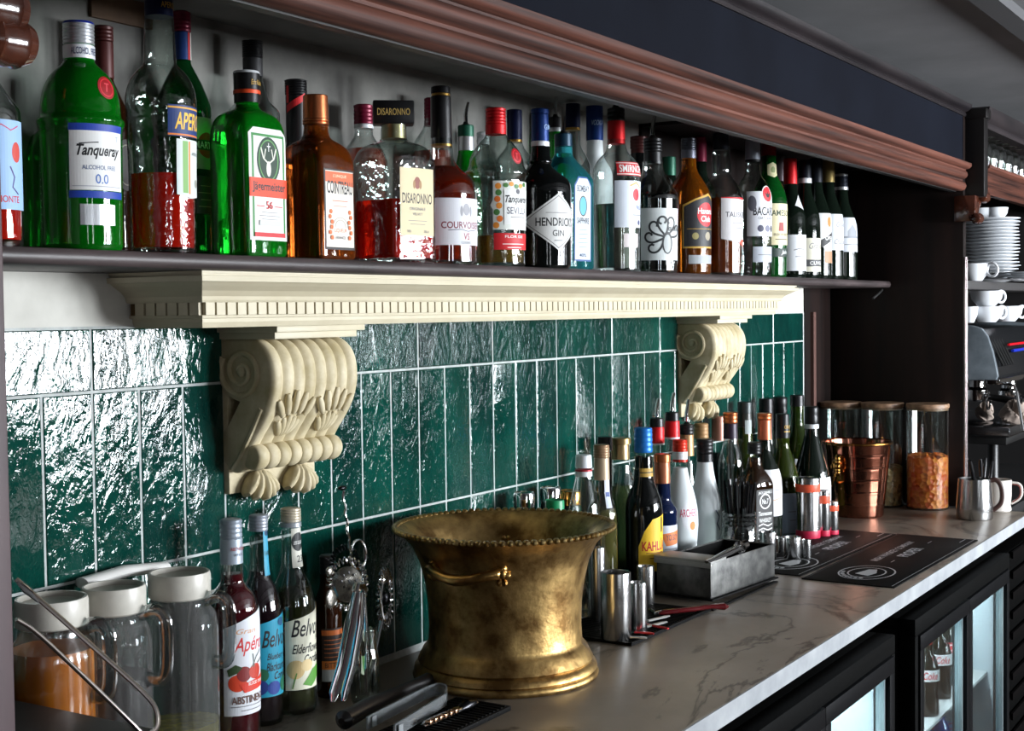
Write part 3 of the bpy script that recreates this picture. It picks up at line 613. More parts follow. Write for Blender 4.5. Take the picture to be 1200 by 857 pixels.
# 21 teal gin
bottle('gin_bottle', 'square shouldered teal glass gin bottle with steel pourer', 660,
       [(165, 10), (184, 11), (196, 22, 20, 3), (210, 31, 28, 4.5), (306, 29, 26, 7)], YA+.008, pm('teal_tint', (70, 190, 200), .05, 0, .9, 1.3, bmp=.1), it=2,
       caps=[('cap', foil((16, 50, 70), .35, .3), [(157, 10.5), (172, 10.5)]), ('neck_band', WHC, [(173, 10.3), (180, 10.3)])], pourer=(122, 157, 8.5), turn=54,
       labels=[('label', 257, 0, [('p', [(-17, -50), (17, -50), (17, 38), (9, 48), (-9, 48), (-17, 38)], (40, 80, 140)), ('p', [(-15, -48), (15, -48), (15, 37), (8, 46), (-8, 46), (-15, 37)], (206, 214, 220)), ('t', 'BOMBAY', 0, 34, 24, 8, (30, 40, 60), 0, .01), ('e', 0, 14, 8, 12, (90, 170, 200)), ('o', 0, 14, 8, 12, 1.5, (70, 70, 60)), ('t', 'SAPPHIRE', 0, -3, 24, 7, (30, 40, 60), 0, .01)]+lines(5, 20, -14, 5, (130, 150, 170))+[('t', '40%', 0, -43, 14, 4, (40, 70, 110))])])
bottle('vodka_bottle', 'frosted grey bottle with blue capsule standing behind the teal gin', 697, [(160, 9), (185, 10), (200, 20), (216, 26)], YB, FROST, caps=[('cap', BLUC, [(122, 10), (165, 10)], 0)], turn=20,
       labels=[('cap_lettering', 145, 0, [('t', 'VODKA', 0, 0, 14, 6, (150, 170, 200), .3)], 10.4)])
# 24 vodka
bottle('vodka_bottle', 'clear vodka bottle with red and white label and steel pourer', 722,
       [(160, 10), (178, 12), (186, 21), (196, 27), (206, 28), (312, 26)], YA, CLEAR, it=2, liq=(240, liquid((205, 205, 190), t=.95)),
       caps=[('cap', BLKC, [(127, 10.5), (142, 10.5)], 3), ('capsule', REDC, [(142, 10.2), (169, 10.5)])], pourer=(112, 127, 9), turn=30,
       labels=[('label', 240, 4, [('p', [(-21, -28), (24, -28), (24, 26), (-21, 26)], (206, 212, 222)), ('e', 8, 10, 6, 7, (190, 40, 50)), ('l', [(-2, 20), (8, 24), (18, 18)], 2, (200, 160, 80)), ('t', 'No.21', 14, -4, 12, 6, (50, 70, 140)), ('r', 2, -14, 22, -13, GREY), ('e', 14, -22, 3, 3, (60, 60, 100))]),
               ('top_label', 200, 4, [('r', -18, -8, 24, 8, (196, 30, 36)), ('r', -18, 6, 24, 7, W_), ('r', -18, -7, 24, -6, W_), ('t', 'SMIRNOFF', 4, 0, 38, 9, W_, 0, .01)]), ('lower_label', 283, 4, [('r', -10, -8, 12, 8, (210, 200, 200))])])
bottle('rum_bottle', 'bottle with dark brown cap and thin gold marks behind the octopus rum', 749, [(180, 10), (196, 11), (212, 24), (226, 30)], YB, BLACKG, caps=[('cap', BRNC, [(160, 10.5), (175, 10.5)], 4), ('capsule', BRNC, [(175, 10), (194, 10)])], turn=0)
# 26 octopus rum
def tent(a):
    P = [(5, -4)]; h = a
    for q in range(16):
        P.append((P[-1][0]+2.6*math.cos(h), P[-1][1]+2.6*math.sin(h))); h += (.06*q-.12)*(1 if a < 1.8 else -1)
    return [(max(-23, min(26, x)), max(-28, min(28, y))) for x, y in P]
kr = bottle('rum_bottle', 'clear jug shaped rum bottle with loop handles, black rum and octopus label', 765,
       [(190, 12), (200, 12), (210, 17), (222, 26), (230, 30), (314, 28)], YA, CLEAR, it=1, liq=(229, pm('black_rum', (6, 8, 8), .1)),
       caps=[('cap', BLKC, [(162, 11), (178, 11)], 4), ('capsule', BLKC, [(178, 10.5), (192, 10.5)])], pourer=(136, 162, 8), turn=16,
       labels=[('label', 276, 2, [('r', -25, -30, 28, 30, (200, 206, 206))]+
                [('l', tent(a), 2.4, (40, 44, 46)) for a in (.2, .9, 1.5, 2.1, 2.7, 3.4, 4.1)]+[('e', 7, -10, 7, 13, (40, 44, 46)), ('e', 7, -11, 5, 10.5, (170, 176, 176)), ('t', 'KRAKEN', 16, 6, 16, 5, K)])])
k = depth(at(765, 215, 1, YA))/F; zz = at(765, 216, 1, YA).z-SH
for s in (-1, 1):
    MB().tube([(s*(13+9*math.sin(PI*i/8))*k, 0, zz+(11*math.cos(PI*i/8))*k) for i in range(9)], .0026, 8).build('loop_handle', CLEAR, kr)
bottle('wine_bottle', 'bottle with matt green capsule in the shadow behind the octopus rum', 784, [(200, 7), (210, 8), (226, 16), (240, 18)], YB, WINEG, caps=[('cap', GRNC, [(184, 8), (206, 8)])], turn=0)
bottle('wine_bottle', 'bottle with dark red capsule in the shadow behind the amber rum', 820, [(190, 8), (205, 8), (226, 20), (240, 24)], YB, WINEG, caps=[('cap', BURG, [(161, 8), (190, 8.2)])], turn=0)
# 28 amber rum
bottle('rum_bottle', 'amber rum bottle with black and gold label bearing a red disc', 807,
       [(185, 8.5), (200, 9), (212, 17), (224, 24), (236, 26), (314, 25)], YA, cglass((176, 96, 22), .85), it=2,
       caps=[('cap', foil((70, 72, 80), .3, .8), [(162, 9), (176, 9)], 5), ('cap_skirt', foil((110, 112, 125), .3, .7), [(176, 9), (186, 9)])], turn=30,
       labels=[('label', 262, 4, [('p', [(-25, -30), (25, -30), (25, 26), (10, 34), (-10, 27), (-25, 20)], GOLD), ('p', [(-23.5, -28), (23.5, -28), (23.5, 24), (10, 31), (-10, 25), (-23.5, 18)], (34, 34, 38)), ('e', 5, 9, 13, 14, (196, 30, 40)), ('t', 'Havana', 5, 13, 24, 7, W_, 0, .01), ('t', 'Club', 5, 4, 16, 7, W_, 0, .01), ('e', -10, -16, 4, 4, (150, 140, 90)), ('e', 8, -16, 5, 5, (150, 140, 120)), ('r', -20, -8, 20, -7.4, GOLD)]),
               ('lower_label', 304, 4, [('r', -18, -6, 22, 4, (160, 166, 170))])])
# 29 cork whisky
bottle('whisky_bottle', 'whisky bottle with black stopper, long clear neck and white label', 845,
       [(174, 10), (180, 11.5), (200, 11.5), (206, 11), (214, 17), (226, 24), (236, 25), (316, 24)], YA, CLEAR, it=1, liq=(233, liquid((196, 96, 34))),
       caps=[('stopper', foil((40, 42, 50), .3, .5), [(156, 9.5), (176, 9.5)])], turn=36,
       labels=[('label', 259, 4, [('p', [(-20, -22), (22, -30), (22, 26), (-20, 25)], (208, 206, 208)), ('p', [(-20, 25), (22, 23), (22, 26), (-20, 26)], RED), ('p', [(4, -27), (22, -34), (22, -24), (10, -22)], (206, 80, 60)), ('t', 'TALISKER', 2, 6, 34, 6, (60, 60, 70)), ('r', -6, -4, 14, -3.2, GREY), ('r', -2, -10, 14, -9.2, GREY)])])
# 30 white rum
bottle('rum_bottle', 'clear white rum bottle with silver capsule and red bat disc label', 882,
       [(190, 8), (206, 9), (214, 16), (226, 21), (238, 22), (317, 21)], YA, WAVY, it=2,
       caps=[('cap', foil((60, 64, 70), .3, .7), [(157, 7.5), (164, 7.5)]), ('capsule', foil((170, 176, 186), .3, .6), [(164, 8.5), (190, 8.8)]), ('neck_band', BLKC, [(187, 9), (190, 9)])], turn=32,
       labels=[('label', 252, 3, [('r', -22, -26, 22, 26, (212, 214, 220)), ('t', 'BACARDI', 3, 3, 36, 10, K, 0, .012), ('t', 'CARTA BLANCA', 3, -5, 24, 3, K), ('e', -6, -17, 4, 4, (70, 70, 90)), ('e', 4, -17, 4, 4, (110, 110, 130)), ('e', 12, -17, 3, 4, (60, 60, 70)), ('e', -16, 12, 5, 9, (90, 90, 100))]),
               ('disc_label', 229, 8, [('e', 0, 0, 9, 10, W_), ('e', 0, 0, 8, 9, (196, 30, 40)), ('p', [(-5, 2), (-1, 0), (0, 4), (1, 0), (5, 2), (2, -4), (-2, -4)], K)]), ('lower_label', 299, 4, [('r', -16, -9, 20, 9, (172, 178, 188)), ('r', -10, -1, 14, 0, GREY)])])
bottle('wine_bottle', 'dark bottle with violet label and grey capsule behind the green whiskey', 913, [(195, 7.5), (215, 8), (232, 14), (246, 18)], YB, WINEG, caps=[('cap', foil((110, 100, 106), .3, .6), [(184, 8), (214, 8)])], turn=42,
       labels=[('label', 293, 3, [('r', -18, -24, 18, 22, (100, 78, 120)), ('e', 4, 8, 6, 8, (150, 136, 170)), ('t', 'MERLOT', 3, -16, 26, 8, (220, 150, 130))])])
# 31 irish whiskey
bottle('whiskey_bottle', 'green whiskey bottle with red cap and cream label', 901,
       [(182, 8), (206, 9), (216, 15), (230, 20), (244, 21), (317, 20)], YA, cglass((20, 110, 40), .75), it=2,
       caps=[('cap', foil((120, 24, 26), .35, .4), [(163, 8.5), (183, 8.8)])], turn=34,
       labels=[('label', 264, 3, [('r', -20, -24, 20, 24, (214, 204, 166)), ('t', 'JAMESON', 2, 12, 34, 9, (40, 60, 40), 0, .01), ('p', [(-3, 2), (3, 2), (4, -8), (-4, -8)], (150, 40, 40)), ('t', 'IRISH WHISKEY', 2, -12, 24, 3, (60, 50, 40)), ('r', -8, -18, 12, -17, (80, 70, 50))]),
               ('neck_label', 200, 0, [('p', [(-7, -6), (0, -9), (7, -6), (7, 6), (0, 9), (-7, 6)], (196, 190, 150)), ('e', 0, 0, 3, 4, (120, 130, 80))]), ('lower_label', 297, 3, [('r', -19, -5, 19, 5, (24, 44, 38)), ('t', 'John', 6, 0, 12, 6, W_, .4)])])
# wines at the far end
WP = lambda t, s=1: [(t+20, 7.3*s), (t+36, 7.5*s), (t+50, 12*s), (t+64, 17*s), (t+76, 18*s)]
bottle('wine_bottle', 'red capsuled dark wine bottle with plain white label on the far half of the shelf', 926, WP(186), YA, WINEG, caps=[('capsule', REDC, [(186, 7.6), (216, 8)])], turn=34,
       labels=[('label', 296, 3, [('r', -18, -22, 16, 20, (206, 208, 212)), ('l', [(-10, 2), (-2, 4), (6, 2)], 1, GREY), ('r', -8, -6, 8, -5, GREY)]), ('shoulder_label', 238, 3, [('p', [(-6, -4), (8, -9), (2, 9)], (196, 196, 200))])])
bottle('wine_bottle', 'dark wine bottle with black capsule banded white and cream script label', 943, WP(188), YA, WINEG, caps=[('capsule', foil((24, 28, 38), .35, .3), [(188, 7.6), (209, 7.8)]), ('capsule_band', WHC, [(209, 8), (215, 8)])], turn=34,
       labels=[('label', 299, 3, [('r', -18, -20, 18, 19, (204, 200, 182)), ('t', 'Grand', 2, 10, 22, 7, GREY, .4), ('r', -18, -14, 18, -6, (70, 70, 72)), ('t', 'CUVEE', 2, -10, 20, 4, W_)])])
bottle('wine_bottle', 'dark wine bottle with slanted black lettering on a white label', 956, WP(186), YA, WINEG, caps=[('capsule', foil((20, 24, 34), .35, .3), [(186, 7.6), (214, 7.9)])], turn=36,
       labels=[('label', 275, 3, [('p', [(-18, 24), (18, 24), (18, -34), (-4, -34), (-4, -20), (-18, 20)], (206, 206, 206)), ('e', 4, 14, 4, 6, (170, 120, 60)), ('p', [(-8, -16), (18, -2), (18, 6), (-10, -8)], K), ('t', 'OPERA', 6, -5, 18, 5, W_, 0), ('r', -4, -34, 18, -20, (170, 130, 100))])])
bottle('wine_bottle', 'dark wine bottle with gold capsule and white chateau script label', 970, WP(188), YA, WINEG, caps=[('capsule', foil((150, 130, 80), .35, .6), [(188, 7.6), (214, 7.9)])], turn=36,
       labels=[('label', 272, 3, [('r', -19, -22, 18, 20, (200, 204, 208)), ('t', 'Grave', 4, 8, 16, 6, GREY, .4), ('t', 'Chateau', 4, -12, 22, 6, GREY, .4)])])
bottle('wine_bottle', 'last wine bottle at the far end with silver banded cap and engraved building label', 986, WP(198), YA, WINEG, caps=[('cap', foil((40, 44, 54), .3, .6), [(198, 7.2), (214, 7.4)]), ('capsule_band', SILV, [(204, 7.7), (207, 7.7)]), ('neck_band', SILV, [(219, 7.8), (223, 7.8)]), ('capsule', foil((40, 44, 54), .3, .6), [(214, 7.4), (220, 7.6)])], turn=36,
       labels=[('label', 276, 2, [('r', -19, -20, 19, 20, (194, 198, 206)), ('p', [(-6, -2), (8, -2), (8, 4), (1, 12), (-6, 4)], (140, 144, 152)), ('r', -12, -4, 14, -2, (130, 134, 142)), ('r', -10, -12, 12, -11, GREY)])])

# ================================================================ ON THE COUNTER
CB = dict(z0=CT+.0003, group=CTR)
BLKL = liquid((30, 14, 22), t=.3)
def script(t, cx, cy, w_, h, c): return ('t', t, cx, cy, w_, h, c, .35, .004)
bottle('cordial_bottle', 'dark red drink bottle with pale grey screw cap and white botanical label, nearest cordial', 271,
       [(640, 12), (662, 13), (684, 14), (694, 24), (710, 30), (730, 31), (850, 30)], -.062, CLEAR, liq=(672, liquid((90, 18, 28), t=.4)),
       caps=[('cap', foil((150, 160, 172), .35, .4), [(608, 13), (630, 13)], 4), ('cap_skirt', foil((160, 170, 182), .4, .3), [(630, 13), (660, 13.3)])], turn=34, **CB,
       labels=[('label', 775, 2, [('p', [(-32, -58), (34, -58), (34, 62), (22, 62), (0, 56), (-32, 44)], (206, 208, 214)), script('Apéro', 2, 22, 44, 22, (190, 40, 40)), ('t', 'Gran', -4, 40, 26, 6, (200, 150, 110), .3),
                ('e', -16, -20, 11, 10, (200, 60, 30)), ('e', -8, -10, 9, 9, (120, 30, 30)), ('e', 8, -9, 10, 9, (180, 50, 30)), ('p', [(-28, -4), (-18, 2), (-10, -2), (-16, -8), (-26, -12)], (50, 70, 40)), ('l', [(2, -4), (10, 8), (20, 14)], 1.4, (90, 100, 90)), ('l', [(6, -4), (4, 12)], 1.4, (90, 100, 90)), ('l', [(12, 0), (24, 4)], 1.4, (90, 100, 90)),
                ('p', [(-14, -22), (30, -14), (30, -28), (-8, -32)], (200, 50, 30)), ('t', 'BLOOD ORANGE', 12, -22, 30, 4, W_), ('t', 'ABSTINENCE', 3, -40, 52, 9, (90, 60, 50), 0, .01), ('r', -24, -48, 26, -47, GREY), ('r', -12, -53, 18, -52, GREY)]),
               ('cap_lettering', 645, 2, [('t', 'ABSTINENCE', 0, 3, 22, 4, (150, 40, 40)), ('t', 'APERO', 0, -4, 14, 3, (90, 90, 100))], 13.8)])
bottle('cordial_bottle', 'dark cordial bottle with turquoise label and turquoise neck strip', 303,
       [(628, 10), (660, 11), (676, 12), (690, 20), (708, 25), (722, 26), (820, 25)], -.040, CLEAR, liq=(668, BLKL), turn=36, **CB,
       caps=[('cap', foil((150, 155, 165), .35, .4), [(603, 11), (622, 11)], 5)],
       labels=[('label', 765, 2, [('p', [(-28, -48), (30, -48), (30, 50), (-28, 36)], (20, 140, 170)), script('Belvoir', 6, 20, 46, 20, K), script('Blueberry &', 6, -2, 34, 10, K), script('Blackcurrant', 6, -13, 36, 10, K), script('Cordial', 10, -24, 24, 9, K),
                ('e', -18, -22, 9, 8, (20, 90, 60)), ('e', -20, -36, 10, 9, (24, 50, 120)), ('e', -2, -38, 9, 8, (30, 60, 140)), ('e', 16, -36, 9, 9, (20, 100, 70)), ('e', 22, 38, 7, 6, (30, 110, 60)), ('e', 10, 38, 6, 5, (24, 80, 120))]),
               ('neck_strip', 638, 5, [('r', -6, -36, 7, 34, (50, 150, 180)), ('t', 'FARM', 0, -10, 10, 5, K), ('e', 0, 14, 4, 4, (20, 60, 90))])])
bottle('cordial_bottle', 'clear elderflower cordial bottle with cream label and green leaf print', 341,
       [(620, 11), (650, 11.5), (668, 13), (684, 21), (702, 26), (718, 27), (820, 26)], -.042, CLEAR, liq=(690, liquid((120, 120, 70), t=.9)), turn=36, **CB,
       caps=[('cap', foil((190, 180, 160), .35, .3), [(595, 12), (611, 12)], 5), ('cap_ring', foil((160, 165, 170), .35, .4), [(611, 12.3), (617, 12.3)])],
       labels=[('label', 758, 2, [('p', [(-28, -46), (32, -46), (32, 52), (14, 44), (-28, 34)], (206, 204, 184)), script('Belvoir', 4, 26, 50, 20, K), script('FARM', 20, 12, 12, 6, K), script('Elderflower', 2, 2, 44, 11, K), script('Cordial', 8, -11, 28, 11, K),
                ('e', -16, -22, 11, 11, (196, 170, 120)), ('e', -2, -18, 8, 7, (206, 184, 136)), ('p', [(-8, -40), (6, -24), (26, -18), (20, -34), (4, -44)], (80, 140, 50)), ('l', [(-20, -44), (-15, -26)], 1.4, (90, 130, 60)), ('e', 26, 44, 6, 7, (190, 170, 110))]),
               ('neck_label', 640, 2, [('p', [(-9, -24), (9, -24), (9, 22), (-9, 22)], (204, 202, 190)), ('e', 0, 6, 9, 11, (40, 42, 44)), ('t', 'LESS SUGAR', 0, 5, 13, 4, W_), ('t', '23', 2, -14, 10, 8, K)])])
bottle('bitters_bottle', 'small dark bottle with orange and white striped label behind the bar tools', 384,
       [(672, 9), (690, 10), (702, 15), (716, 16), (810, 15)], -.040, BROWN, turn=20, **CB, caps=[('cap', BLKC, [(650, 9.5), (672, 9.5)], 4)],
       labels=[('label', 760, 1, [('r', -15, -36, 15, 26, (44, 30, 26)), ('r', -15, 18, 15, 24, (196, 100, 40))]+[('r', -12, 12-i*5, 12, 13-i*5, (170, 90, 40)) for i in range(5)]+[('r', -15, -22, 15, -12, (200, 110, 40)), ('r', -15, -36, 15, -22, (150, 150, 150)), ('t', 'BITTERS', 0, -17, 22, 6, K)])])

# carafes
def carafe(px, pt, hw, y, fill, fillc, label, lidw, cloudy=None):
    c = at(px, pt, 1, y); k = depth(c)/F; root = thing('lidded_carafe', label, 'carafe', (c.x, y, CT), facing(c.x, y, 0), 'ribbed glass carafes at the left end of the counter')
    Z = lambda p: at(px, p, 1, y).z-CT
    zt = Z(pt); zs = zt-.05; R_ = hw*k
    n = 120; prof = [(R_*.86, .003), (R_*.97, .012), (R_*.98, zs-.01), (R_*.93, zs+.004), (lidw*k*.95, zs+.012), (lidw*k*.93, zt-.03), (lidw*k*.95, zt-.022)]
    b = MB(); b.rings([[(r*(1+(.014*math.cos(20*2*PI*j/n) if 0 < i < 3 else 0))*math.cos(2*PI*j/n), r*(1+(.014*math.cos(20*2*PI*j/n) if 0 < i < 3 else 0))*math.sin(2*PI*j/n), z) for j in range(n)] for i, (r, z) in enumerate(prof)], c1=False)
    b.build('glass_body', cloudy or thin('ribbed_glass', (226, 232, 232), (200, 208, 208), .25, .17, .16), root)
    zl = min(Z(fill), zs) if fill else .0
    if zl > .01: MB().lathe([(R_*.84, .006), (R_*.93, .014), (R_*.93, zl), ], 40).build('liquid', fillc, root)
    L = lidw*k
    MB().lathe([(L*.92, zt-.028), (L*.99, zt-.026), (L*1.0, zt-.024), (L*1.0, zt-.004), (L*.97, zt), (L*.9, zt), (L*.84, zt-.005), (0.001, zt-.006)], 40, c1=False).build('lid', pm('carafe_lid', (176, 172, 162), .35, c2=(196, 192, 182), nscale=20), root)
    b = MB(); hx = L*.9
    pts = chaikin([(hx, 0, zt-.03), (hx+.016, 0, zt-.024), (hx+.027, 0, zt-.03), (hx+.029, 0, zt-.05), (hx+.028, 0, zt-.088), (hx+.022, 0, zt-.098), (R_*.96, 0, zt-.097)], 2)
    b.tube(pts, .005, 12, flat=1.5); o = b.build('handle', thin('thick_glass', (228, 235, 235), (165, 175, 178), .3, .22, .05), root); o.rotation_euler = (0, 0, math.radians(-28))
    return root
OJ = pm('orange_juice', (205, 110, 18), .3, c2=(224, 130, 28), nscale=12)
cx1 = carafe(60, 700, 50, -.076, 752, OJ, 'glass carafe of orange juice with pale lid, nearest of the three', 42)
carafe(133, 686, 43, -.071, 792, plastic((18, 14, 20), .2), 'glass carafe of dark juice with pale lid, middle of the three', 37, pm('cloudy_glass', (214, 214, 212), .1, trans=.92, ior=1.05, coat=.6))
carafe(210, 670, 44, -.075, 846, liquid((190, 185, 80), t=.5), 'tall almost empty ribbed carafe with a little yellow drink at the bottom', 36, pm('cloudy_glass', (214, 214, 212), .1, trans=.92, ior=1.05, coat=.6))
# white scoop handle lying behind
p, q = at(96, 684, 1, -.02), at(196, 664, 1, -.02)
t = thing('serving_scoop', 'off white plastic scoop handle resting behind the carafes against the tiles', 'scoop', (p.x, p.y, p.z))
MB().tube([Vector((0, 0, -.004)), Vector((0, 0, 0)), (q-p)*.5+Vector((0, 0, .004)), (q-p)*.97, (q-p)], [.006, .0105, .011, .010, .005], 16, flat=.6).build('handle', WPLAS, t)
MB().tube([(q-p)*.06, (q-p)*.02+Vector((.003, -.002, -.1)), Vector((.01, -.004, CT-p.z+.03))], [.006, .008, .009], 14, flat=.5).build('scoop_bowl', WPLAS, t)
# black caddy and the long tongs
b = MB(); ht = .124; t = thing('garnish_caddy', 'black box at the bottom left corner in front of the carafes', 'caddy', (-.364, -.44, CT))
b.box(0, .19, 0, .40, 0, .004); b.box(0, .19, .396, .40, .004, ht); b.box(0, .19, 0, .004, .004, ht); b.box(0, .004, .004, .396, .004, ht); b.box(.186, .19, .004, .396, .004, ht); b.build('tray', RUBBER, t, bevel=.0015)
b = MB(); b.box(-.001, .193, .17, .402, ht, ht+.005); b.build('lid', pm('caddy_lid', (20, 18, 17), .5), t, bevel=.001)
def pt3(px, py, y): return at(px, py, 1, y)
base = pt3(170, 862, -.38); t = thing('ice_tongs', 'long thin steel tongs leaning across the three carafes', 'tongs', base); o = base
for pts in ([(19, 679, -.30), (60, 715, -.32), (120, 768, -.345), (176, 818, -.37), (186, 838, -.378), (184, 856, -.38), (170, 864, -.38)], [(19, 726, -.33), (40, 738, -.335), (95, 790, -.355), (150, 843, -.375), (170, 864, -.38)]):
    P = chaikin([tuple(pt3(*q)-o) for q in pts], 2)
    MB().tube(P, .0036, 10, flat=.5).build('arm', pm('tongs_steel', (200, 190, 182), .3, 1), t)
P = [pt3(19, 679, -.30)-o, pt3(30, 690, -.306)-o, pt3(46, 704, -.313)-o]
MB().tube(P, [.003, .0065, .004], 10, flat=.4).build('gripping_tip', CHROME, t)

# jar of bar tools
c = at(427, 740, 1, -.105); k = depth(c)/F; t = thing('tool_jar', 'ribbed necked glass jar holding bar tools beside the brass tub', 'jar', (c.x, -.105, CT))
zj = lambda py: at(427, py, 1, -.105).z-CT
b = MB(); b.lathe([(15*k, .002), (17*k, .008), (17*k, .055), (15.5*k, .066), (14*k, .072)]+[((14.8 if i % 2 else 13.8)*k, .073+i*.0035) for i in range(6)]+[(14*k, .096)], 36, c1=False); b.build('glass_body', WAVY, t)
TX, TY = c.x, -.105
def tool(kind, label, cat, parts, grp='bar tools in and beside the glass jar'):
    """parts: list of (name, builder(MB, V), mat) with V(px,py,dy) local point"""
    o = Vector((TX, TY, CT+.004)); root = thing(kind, label, cat, o, 0, grp)
    V = lambda px, py, y=-.105: at(px, py, 1, y)-o
    for nm, fn, m in parts: b = MB(); fn(b, V); b.build(nm, m, root)
    return root
tool('bar_spoon', 'long twisted bar spoon standing tallest in the tool jar', 'spoon', [
    ('twisted_shaft', lambda b, V: b.tube([V(402+26*i/40+1.1*math.cos(i*1.9), 575+225*i/40, -.10+.0012*math.sin(i*1.9)) for i in range(41)], .0017, 8), CHROME),
    ('disc_end', lambda b, V: b.ball(V(401, 572, -.10), .008, .004, .003), pm('dark_metal', (40, 40, 42), .25, 1))])
tool('ice_tongs', 'pair of steel ice tongs leaning upright against the front of the tool jar', 'tongs', [
    ('arm', lambda b, V: b.tube([V(418, 692, -.136), V(411, 730, -.14), V(401, 780, -.142), V(392, 812, -.146), V(390, 823, -.147)], [.005, .008, .0075, .007, .003], 12, flat=.35), CHROME),
    ('arm', lambda b, V: b.tube([V(424, 690, -.131), V(421, 730, -.132), V(412, 780, -.132), V(404, 812, -.136), V(402, 822, -.137)], [.005, .008, .0075, .006, .003], 12, flat=.35), CHROME),
    ('hinge_bow', lambda b, V: b.tube([V(417, 694, -.136), V(418, 688, -.135), V(423, 687, -.133), V(426, 692, -.131)], .0055, 10), CHROME)])
def coil(b, c, rx, rz, yaw, n=26, wr=.0032, thick=.0011):
    M = Matrix.Rotation(yaw, 3, 'Z'); P = []
    for i in range(n*8):
        a = 2*PI*i/(n*8); ph = 2*PI*i/8; rr = 1+wr/rx*math.cos(ph)
        P.append(Vector(c)+M @ Vector((rx*rr*math.cos(a), wr*math.sin(ph), rz*rr*math.sin(a))))
    P.append(P[0]); b.tube(P, thick, 5)
def plate_holes(b, c, r, yaw, n=9):
    M = Matrix.Rotation(yaw, 3, 'Z')
    for q in range(2):
        R = []
        for rr, y in ((r, 0), (r*.8, -.004), (r*.3, -.0055)): R.append([Vector(c)+M @ Vector((rr*math.cos(2*PI*j/24), y, rr*1.15*math.sin(2*PI*j/24))) for j in range(24)])
        b.rings(R, c0=False)
def dots(b, c, r, yaw, n=8):
    M = Matrix.Rotation(yaw, 3, 'Z')
    for i in range(n+1):
        a = 2*PI*i/n; s = r if i < n else 0
        b.ball(Vector(c)+M @ Vector((s*math.cos(a), -.0058, s*1.1*math.sin(a))), .0016, .001, .0022, n=8)
yw = math.radians(-40)
tool('cocktail_strainer', 'spring rimmed steel strainer with punched plate facing out of the tool jar', 'strainer', [
    ('spring_coil', lambda b, V: coil(b, V(407, 685, -.112), .023, .030, yw), CHROME),
    ('plate', lambda b, V: plate_holes(b, V(407, 685, -.113), .0195, yw), pm('strainer_plate', (200, 196, 188), .25, 1)),
    ('hole_pattern', lambda b, V: dots(b, V(408, 680, -.1135), .009, yw), plastic((20, 20, 22))),
    ('ear', lambda b, V: b.ball(V(388, 702, -.112), .010, .003, .012), pm('strainer_plate', (200, 196, 188), .25, 1)),
    ('ear', lambda b, V: b.ball(V(386, 670, -.112), .006, .003, .006), pm('strainer_plate', (200, 196, 188), .25, 1)),
    ('handle', lambda b, V: b.tube([V(414, 700, -.110), V(428, 780, -.104)], .004, 10, flat=.4), CHROME)])
tool('cocktail_strainer', 'open spring strainer tilted to the right of the tool jar, next to the brass tub', 'strainer', [
    ('spring_coil', lambda b, V: coil(b, V(451, 702, -.10), .0095, .031, math.radians(-20)), CHROME),
    ('rim', lambda b, V: b.tube([V(451, 702, -.10)+Vector((.0095*math.cos(a), -.001, .029*math.sin(a))) for a in [2*PI*i/24 for i in range(25)]], .0022, 8), CHROME),
    ('plate', lambda b, V: plate_holes(b, V(450, 702, -.098), .008, math.radians(-20)), pm('dark_metal', (40, 40, 42), .25, 1)),
    ('handle', lambda b, V: b.tube([V(446, 728, -.1), V(433, 790, -.105)], .0035, 10, flat=.4), CHROME)])
tool('cocktail_strainer', 'dark spring strainer rising behind the punched one in the tool jar', 'strainer', [
    ('spring_coil', lambda b, V: coil(b, V(404, 660, -.078), .017, .020, math.radians(-30)), pm('dark_metal', (40, 40, 42), .25, 1)),
    ('handle', lambda b, V: b.tube([V(408, 680, -.079), V(422, 780, -.092)], .0035, 10, flat=.4), CHROME)])
tool('bottle_opener', 'steel bar blade with a looped end standing in the middle of the tool jar', 'opener', [
    ('loop', lambda b, V: b.tube([V(420+9*math.cos(a), 650+17*math.sin(a), -.10) for a in [2*PI*i/20 for i in range(21)]], .0018, 8), CHROME),
    ('blade', lambda b, V: b.tube([V(423, 660, -.10), V(425, 700, -.10), V(427, 750, -.105), V(427, 815, -.108)], [.004, .005, .008, .008], 12, flat=.25), CHROME)])
tool('peeler', 'chrome utensil leaning inside the right half of the tool jar', 'utensil', [
    ('blade', lambda b, V: b.tube([V(432, 735, -.095), V(436, 770, -.098), V(438, 812, -.10)], [.004, .007, .005], 12, flat=.3), CHROME)])

# brass tub
bx, by = .548, -.184; t = thing('brass_tub', 'large aged brass champagne tub with beaded rim and twig handles', 'tub', (bx, by, CT))
prof = [(.122, 0), (.1255, .002), (.1265, .006), (.1245, .0095), (.1225, .011), (.1245, .013), (.1235, .018), (.120, .021), (.1175, .023), (.119, .026), (.1165, .031), (.112, .040), (.108, .0445), (.1055, .047), (.1045, .052), (.1035, .07), (.1045, .10), (.108, .13), (.115, .158), (.126, .182), (.140, .197), (.148, .2015)]
prof = prof+[(.1475, .2045), (.138, .2015), (.122, .185), (.111, .16), (.104, .13), (.1, .10), (.099, .06), (.09, .05), (.001, .049)]
MB().lathe([(r, z) for r, z in prof], 96, c1=False).build('tub_body', BRASS, t, sharp=50)
b = MB(); nb = 92
for i in range(nb):
    a = 2*PI*i/nb; b.ball((.1475*math.cos(a), .1475*math.sin(a), .2035), .0047, .0047, .0044, n=10)
b.build('beaded_rim', pm('rim_brass', (130, 100, 54), .3, 1, c2=(196, 170, 116), nscale=30), t)
m = pm('handle_brass', (120, 88, 44), .28, 1, c2=(190, 150, 90), nscale=25, bmp=.4, bscale=80)
